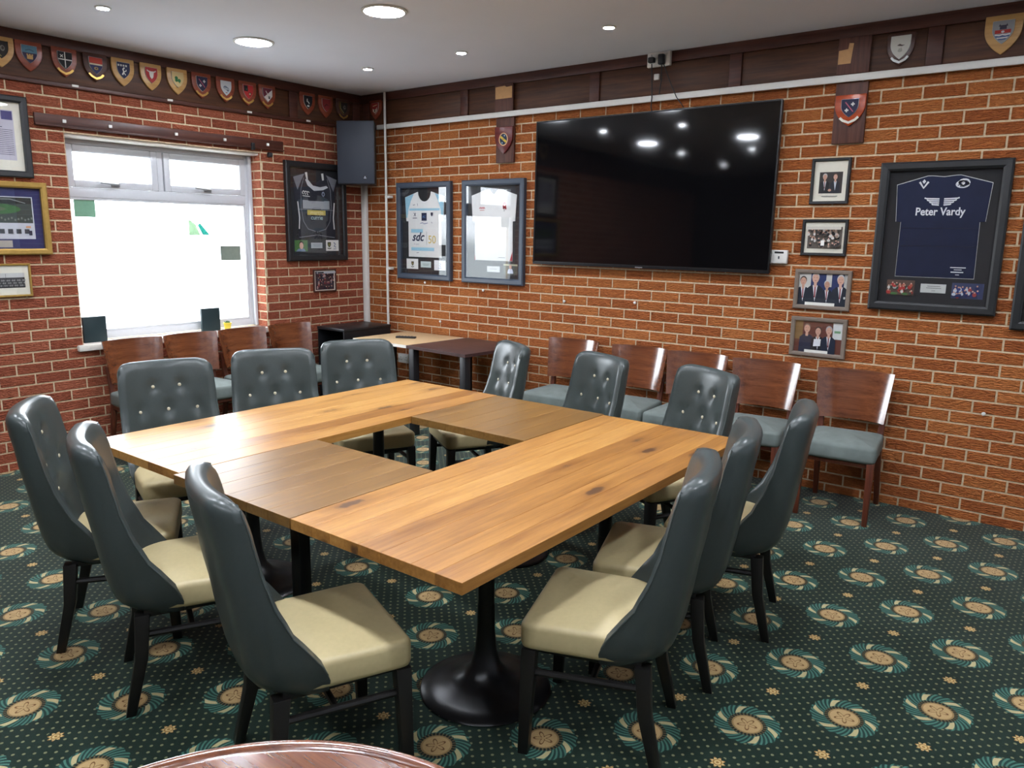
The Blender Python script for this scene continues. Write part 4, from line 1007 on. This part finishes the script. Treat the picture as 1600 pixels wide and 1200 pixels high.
# 3 navy shirt
o = frame('framed_shirt', 'black-framed navy rugby shirt with white lettering', 'framed shirt', (5.003, 0, FZ), 0, 0.68, 0.872, 0.05, 'frame_black', 'mount_black', 0.04)
pb = shirt_poly('flat', hem=-0.23)
MB().prism(scale_poly(pb, 1.012, 0, -0.0006), -(KM+0.0015), -KM).obj('shirt_border', 'plaque_silver', o)
cloth_panel('shirt', pb, 'cloth_navy', o, 0.005)
W3 = KM+0.0058
LT = (226,228,232)
wing = []
for s in (-1, 1):
    for k in range(4):
        x0, x1 = 0.012+0.003*k*0, 0.088-0.017*k
        wing.append([(s*(0.012), 0.186+k*0.0), (s*0.012, 0.186)] and stroke([(s*0.012, 0.19+0.0115*k-0.003), (s*(0.045+0.012*k), 0.19+0.0115*k), (s*(0.05+0.0135*k), 0.194+0.0115*k)], 0.0075))
prnt('shirt_print', o, [(LT, text_polys('Peter Vardy', 0.062, -0.003, 0.148, 0.0, 0.022, 0.86)), (LT, wing),
  (LT, [stroke([(-0.125,0.32),(-0.102,0.285),(-0.079,0.32)],0.011), [(-0.102,0.335),(-0.092,0.322),(-0.102,0.309),(-0.112,0.322)]]),
  (LT, [ell(0.098,0.302,0.036,0.022), ell(0.105,0.312,0.03,0.022)]), ((26,38,76), [stroke([(0.075,0.295),(0.095,0.312),(0.12,0.3)],0.005), stroke([(0.09,0.32),(0.1,0.3),(0.122,0.318)],0.004), stroke([(0.085,0.29),(0.11,0.288)],0.004)]), (LT, [ell(0.1,0.308,0.009)]),
  ((14,22,48), [rect(-0.2,0.2,0.052,0.056), rect(-0.2,0.2,-0.05,-0.046)]),
  (LT, [rect(0.085,0.165,-0.172,-0.167), rect(0.105,0.145,-0.184,-0.18), rect(0.09,0.155,-0.199,-0.193), rect(0.115,0.135,-0.213,-0.209)])], W3)
prnt('match_photo', o, crowd(R_, -0.247, -0.093, -0.344, -0.254, (92,70,60), [(170,50,46),(206,206,200),(60,70,60),(180,90,70)], 26, 0.012) + [(GRASS, [ell(-0.2,-0.335,0.02,0.008), ell(-0.14,-0.335,0.018,0.008)])], KM)
prnt('match_photo', o, crowd(R_, 0.105, 0.267, -0.347, -0.257, (54,62,96), [(30,40,90),(44,60,120),(190,196,210),(150,60,60)], 26, 0.013), KM)
prnt('plaque', o, [((196,198,194), rect(-0.06,0.075,-0.322,-0.27)), ((130,130,130), [rect(-0.025,0.045,-0.285,-0.281), rect(-0.03,0.05,-0.296,-0.292), rect(0.0,0.02,-0.311,-0.308)])], KM)
# 4 next frame, half out of view
o = frame('framed_shirt', 'black-framed dark shirt hanging slightly lower, beyond the navy shirt', 'framed shirt', (5.76, 0, 1.60), 0, 0.68, 0.872, 0.05, 'frame_black', 'mount_black', 0.04)
cloth_panel('shirt', shirt_poly('round'), 'cloth_black', o)
prnt('plaque', o, [((196,198,194), rect(-0.06,0.075,-0.322,-0.27))], KM)
# 5 black striped shirt on the window wall
o = frame('framed_shirt', 'black-framed dark rugby shirt with white collar piping beside the loudspeaker', 'framed shirt', (0, -0.583, 1.825), PI/2, 0.672, 0.87, 0.05, 'frame_black', 'mount_black', 0.04)
cloth_panel('shirt', shirt_poly('round'), 'cloth_black', o)
GR = (120,122,130)
arch = [(-0.13,0.30),(-0.165,0.2),(-0.17,0.05),(-0.15,-0.08),(-0.1,-0.15),(0.0,-0.175),(0.1,-0.15),(0.15,-0.08),(0.17,0.05),(0.165,0.2),(0.13,0.30)]
prnt('shirt_print', o, [(GR, [[(-0.243,0.3),(-0.12,0.335),(-0.16,0.27),(-0.2,0.19)], [(0.243,0.3),(0.12,0.335),(0.16,0.27),(0.2,0.19)]]),
  ((200,202,206), [[(-0.115,0.285),(-0.09,0.29),(-0.03,0.235),(0.05,0.225),(0.12,0.24),(0.14,0.225),(0.08,0.2),(-0.02,0.19),(-0.09,0.235)]]),
  (WHT, [[(-0.115,0.345),(-0.09,0.35),(-0.085,0.29),(-0.1,0.285)], [(0.09,0.35),(0.065,0.345),(0.075,0.285),(0.095,0.29)]]),
  ((150,154,160), [rect(-0.15,0.15,0.03,0.105)]), ((30,31,42), [ell(0,0.1,0.09,0.04,14,0,PI)]),
  (GR, [stroke(arch, 0.006), stroke([(-0.21,0.022),(-0.06,0.024),(-0.03,0.04),(0.03,0.04),(0.06,0.024),(0.21,0.022)],0.005), stroke([(-0.2,-0.225),(-0.1,-0.215),(0.0,-0.2),(0.1,-0.215),(0.2,-0.225)],0.006)]),
  ((206,206,206), [stroke([(-0.205,0.09),(-0.19,-0.05),(-0.198,-0.15)],0.012), stroke([(0.205,0.09),(0.19,-0.05),(0.198,-0.15)],0.012)]),
  (WHT, [stroke([(-0.14,0.155),(-0.152,0.17),(-0.14,0.185),(-0.125,0.178)],0.008), stroke([(-0.115,0.152),(-0.127,0.168),(-0.115,0.184),(-0.1,0.176)],0.008), stroke([(-0.09,0.15),(-0.102,0.166),(-0.09,0.182),(-0.075,0.172)],0.008), stroke([(-0.15,0.142),(-0.07,0.138)],0.006)]),
  ((140,150,170), [ell(0.08,0.165,0.017,0.022)]), ((30,31,42), ell(0.08,0.163,0.008,0.012)),
  ((196,176,72), [rect(-0.105,0.1,-0.025,0.018)]), ((226,214,150), text_polys('martin', 0.056, 0, -0.004, 0, 0.01)), ((170,196,200), text_polys('currie', 0.056, 0, -0.048, 0, 0.01)),
  ((18,18,28), [stroke([(-0.04,-0.19),(0,-0.165),(0.04,-0.19)],0.01), rect(-0.035,0.035,-0.2,-0.193)])], W2)
prnt('photo_print', o, [((76,120,64), rect(-0.25,-0.108,-0.35,-0.25)), ((120,140,170), [(-0.24,-0.35),(-0.13,-0.35),(-0.15,-0.325),(-0.21,-0.325)]), ((50,36,30), ell(-0.178,-0.285,0.024,0.028)), (SKIN[1], ell(-0.178,-0.3,0.022,0.03))], KM)
prnt('plaque', o, [((176,180,184), rect(-0.07,0.058,-0.322,-0.272)), ((120,124,130), [rect(-0.05,0.04,-0.29,-0.286), rect(-0.045,0.035,-0.304,-0.3)])], KM)
prnt('club_card', o, [((224,224,222), rect(0.1,0.248,-0.348,-0.248))] + badge_shield(0.138,-0.292,0.05,(54,62,40),(120,116,60)) + [((70,80,130), [stroke([(0.19,-0.27),(0.21,-0.285),(0.195,-0.305),(0.215,-0.315)],0.008), stroke([(0.185,-0.33),(0.22,-0.33)],0.005)])], KM)

# photographs between the television and the navy shirt
o = frame('framed_photo', 'dark-framed portrait photo of two suited men on a white mount', 'picture', (4.367, 0, 2.008), 0, 0.236, 0.28, 0.018, 'frame_black', 'mount_cream', 0.022)
S = [((60,54,52), rect(-0.068,0.072,-0.074,0.056))] + person_shapes(-0.034,-0.074,0.15,(34,36,40),hair=(200,198,196)) + person_shapes(0.03,-0.074,0.148,(40,44,52),shirt=(206,214,224),tie=(206,214,224),hair=(96,72,56),skin=1)
prnt('photo_print', o, S + [((130,130,130), [rect(-0.045,0.05,-0.094,-0.09)]), (SKIN[0], [ell(0.0,-0.055,0.01,0.008)])], KM)
o = frame('framed_photo', 'dark-framed landscape photo of a large crowd on a white mount', 'picture', (4.361, 0, 1.660), 0, 0.28, 0.228, 0.018, 'frame_black', 'mount_cream', 0.022)
S = crowd(R_, -0.105, 0.107, -0.07, 0.068, (104,96,88), [(40,38,40),(200,196,190),(60,54,52),(150,130,116)], 60, 0.012) + [((196,190,178), rect(-0.105,0.107,0.05,0.068)), ((236,234,228), [rect(-0.01,0.012,-0.05,-0.018)])]
prnt('photo_print', o, S, KM)
o = frame('framed_photo', 'taupe-framed photo of four men in dark blazers and ties', 'picture', (4.376, 0, 1.330), 0, 0.352, 0.254, 0.026, 'frame_taupe', 'mount_cream', 0.022)
S = [((40,52,98), rect(-0.152,0.152,-0.103,0.103)), ((206,204,198), [rect(-0.152,-0.075,0.0,0.103), rect(0.02,0.055,0.02,0.103), rect(0.13,0.152,-0.05,0.103)])]
for u, s, sk_, hr in ((-0.122,0.23,0,(70,56,50)), (-0.045,0.26,1,(196,190,186)), (0.03,0.205,2,(206,204,202)), (0.112,0.25,1,(200,198,196))): S += person_shapes(u, -0.103, s, (26,32,46), tie=(140,44,48), hair=hr, skin=sk_)
prnt('photo_print', o, S + [((232,230,222), rect(-0.1,0.085,-0.103,-0.082)), ((206,206,200), [ell(0.142,-0.045,0.006,0.008)])], KM)
o = frame('framed_photo', 'taupe-framed photo of three men holding a certificate', 'picture', (4.376, 0, 1.022), 0, 0.352, 0.256, 0.026, 'frame_taupe', 'mount_cream', 0.022)
S = [((104,58,46), rect(-0.152,0.152,-0.104,0.104)), ((130,100,60), rect(-0.152,-0.1,-0.02,0.104)), ((90,40,46), [rect(-0.09,-0.085,0,0.104), rect(0.07,0.075,0,0.104)]), ((214,216,214), rect(0.09,0.148,-0.005,0.1)), ((120,160,120), rect(0.1,0.138,0.035,0.05))]
for u, s, c, hr in ((-0.072,0.235,(36,40,62),(120,100,90)), (0.0,0.215,(24,24,28),(60,50,46)), (0.068,0.225,(26,34,54),(170,168,166))): S += person_shapes(u, -0.104, s, c, shirt=c if u < -0.05 else (220,220,224), tie=c if u < -0.05 else (120,50,50), hair=hr)
prnt('photo_print', o, S + [((226,228,232), [(-0.025,-0.06),(0.02,-0.055),(0.022,-0.01),(-0.022,-0.012)]), ((232,230,222), rect(-0.078,0.07,-0.104,-0.084))], KM)
# small team photo below the dark shirt
o = frame('framed_photo', 'small brown-framed square photo of players under the dark shirt', 'picture', (0, -0.510, 1.205), PI/2, 0.262, 0.208, 0.012, 'frame_brown', 'mount_cream', 0.016)
prnt('photo_print', o, crowd(R_, -0.108, 0.108, -0.085, 0.085, (44,36,50), [(120,50,60),(60,60,80),(170,150,150),(40,30,40)], 40, 0.013) + [((170,170,176), rect(-0.108,0.108,0.065,0.085)), ((24,24,28), rect(-0.1,-0.03,0.068,0.08))], KM)
# pictures at the left edge
o = frame('framed_certificate', 'black-framed printed page with a cream mount above the gold frames', 'picture', (0, -3.165, 2.237), PI/2, 0.47, 0.518, 0.042, 'frame_black', 'mount_cream', 0.032)
prnt('page_print', o, [((196,192,204), rect(-0.15,0.15,-0.15,0.165)), ((70,66,120), [rect(0.08,0.145,0.105,0.16), rect(-0.13,-0.03,0.105,0.16)]), ((120,70,90), [rect(-0.02,0.03,-0.06,0.03)]), ((60,56,80), [rect(-0.13,0.06,0.07,0.078), rect(-0.13,0.08,0.055,0.06)] + [rect(0.045,0.14,0.04-0.012*k,0.043-0.012*k) for k in range(14)] + [rect(-0.14,-0.035,0.04-0.012*k,0.043-0.012*k) for k in range(14)]), ((40,40,60), [stroke([(-0.01,-0.09),(0.02,-0.12),(0.035,-0.09),(0.03,-0.13)],0.006)])], KM)
o = frame('framed_photo', 'gold-framed stadium panorama on a navy mount beside the window', 'picture', (0, -3.165, 1.712), PI/2, 0.61, 0.478, 0.04, 'frame_gold', 'mount_navy', 0.034)
S = [((196,198,206), rect(-0.215,0.215,-0.135,0.142)), ((60,70,66), rect(-0.208,0.208,-0.03,0.136)), ((60,104,58), [ell(-0.02,0.06,0.16,0.035,18)]), ((96,110,84), ell(-0.04,0.06,0.09,0.016,16)), ((40,46,44), rect(-0.208,0.208,0.095,0.136)), ((140,144,140), [stroke([(-0.1,0.12),(0.08,0.125),(0.17,0.1)],0.005)])]
S += [((120,124,116), [ell(-0.2+0.02*k,-0.01+0.006*(k%3),0.006,0.008,6) for k in range(21)]), ((60,64,70), [rect(-0.2+0.05*k,-0.17+0.05*k,-0.1,-0.07) for k in range(8)]), ((206,150,110), [rect(0.16,0.19,-0.062,-0.05)]), ((34,40,60), rect(0.175,0.195,-0.11,-0.08))]
prnt('photo_print', o, S, KM)
prnt('plaque', o, [((168,160,150), rect(-0.07,0.07,-0.19,-0.145))], KM)
o = frame('framed_photo', 'thin gold-framed black and white team photograph on a cream mount', 'picture', (0, -3.21, 1.304), PI/2, 0.41, 0.222, 0.014, 'frame_gold', 'mount_cream', 0.018)
S = [((200,200,198), rect(-0.17,0.165,-0.05,0.048)), ((40,40,42), rect(-0.17,0.165,-0.05,0.018))]
S += [((150,150,148) if (k*7) % 3 else (90,90,92), [ell(-0.16+0.0105*(k%31), -0.035+0.018*(k//31), 0.0045, 0.007, 6)]) for k in range(93)] + [((90,90,90), [rect(0.04,0.042,0.01,0.045)])]
prnt('photo_print', o, S, KM)

# ---- things on the window sill
for y, lab in ((-2.575, 'dark teal card block on the sill at the end by the gold frames'), (-1.637, 'dark teal card block on the sill beside the yellow pot')):
    t = thing('sill_card', lab, 'card', (-0.085, y, WZ0+0.0025))
    MB().box(-0.012, 0.012, -0.083, 0.083, 0, 0.19).obj('board', 'teal_card', t, bevel=0.002)
    MB().prism([(-0.05,0.0),(-0.012,0.0),(-0.012,0.15)], -0.03, 0.03).obj('strut', 'teal_card', t)
pt = thing('plant_pot', 'tiny yellow plant pot with a green succulent on the sill', 'plant', (-0.085, -1.48, WZ0+0.0025))
MB().lathe([(0.0,0.0),(0.024,0.0),(0.031,0.05),(0.034,0.05),(0.034,0.058),(0.029,0.058),(0.028,0.05),(0.0,0.048)], 20).obj('pot', 'pot_yellow', pt)
for k in range(11):
    a = k*2.4; r = 0.006+0.002*k
    MB().lathe([(0.0,0.0),(0.005,0.006),(0.006,0.014),(0.003,0.024),(0.0,0.028)], 6).obj('leaf', 'leaf_green', pt)
    l = [x for x in KIDS(pt)][-1]
lv = [x for x in KIDS(pt) if x.name.startswith('leaf')]
for k, l in enumerate(lv):
    a = k*2.4; tilt = 0.15+0.07*k
    l.location = (0.012*math.cos(a)*k/10, 0.012*math.sin(a)*k/10, 0.047); l.rotation_euler = (0, tilt, a)

bpy.context.view_layer.update()
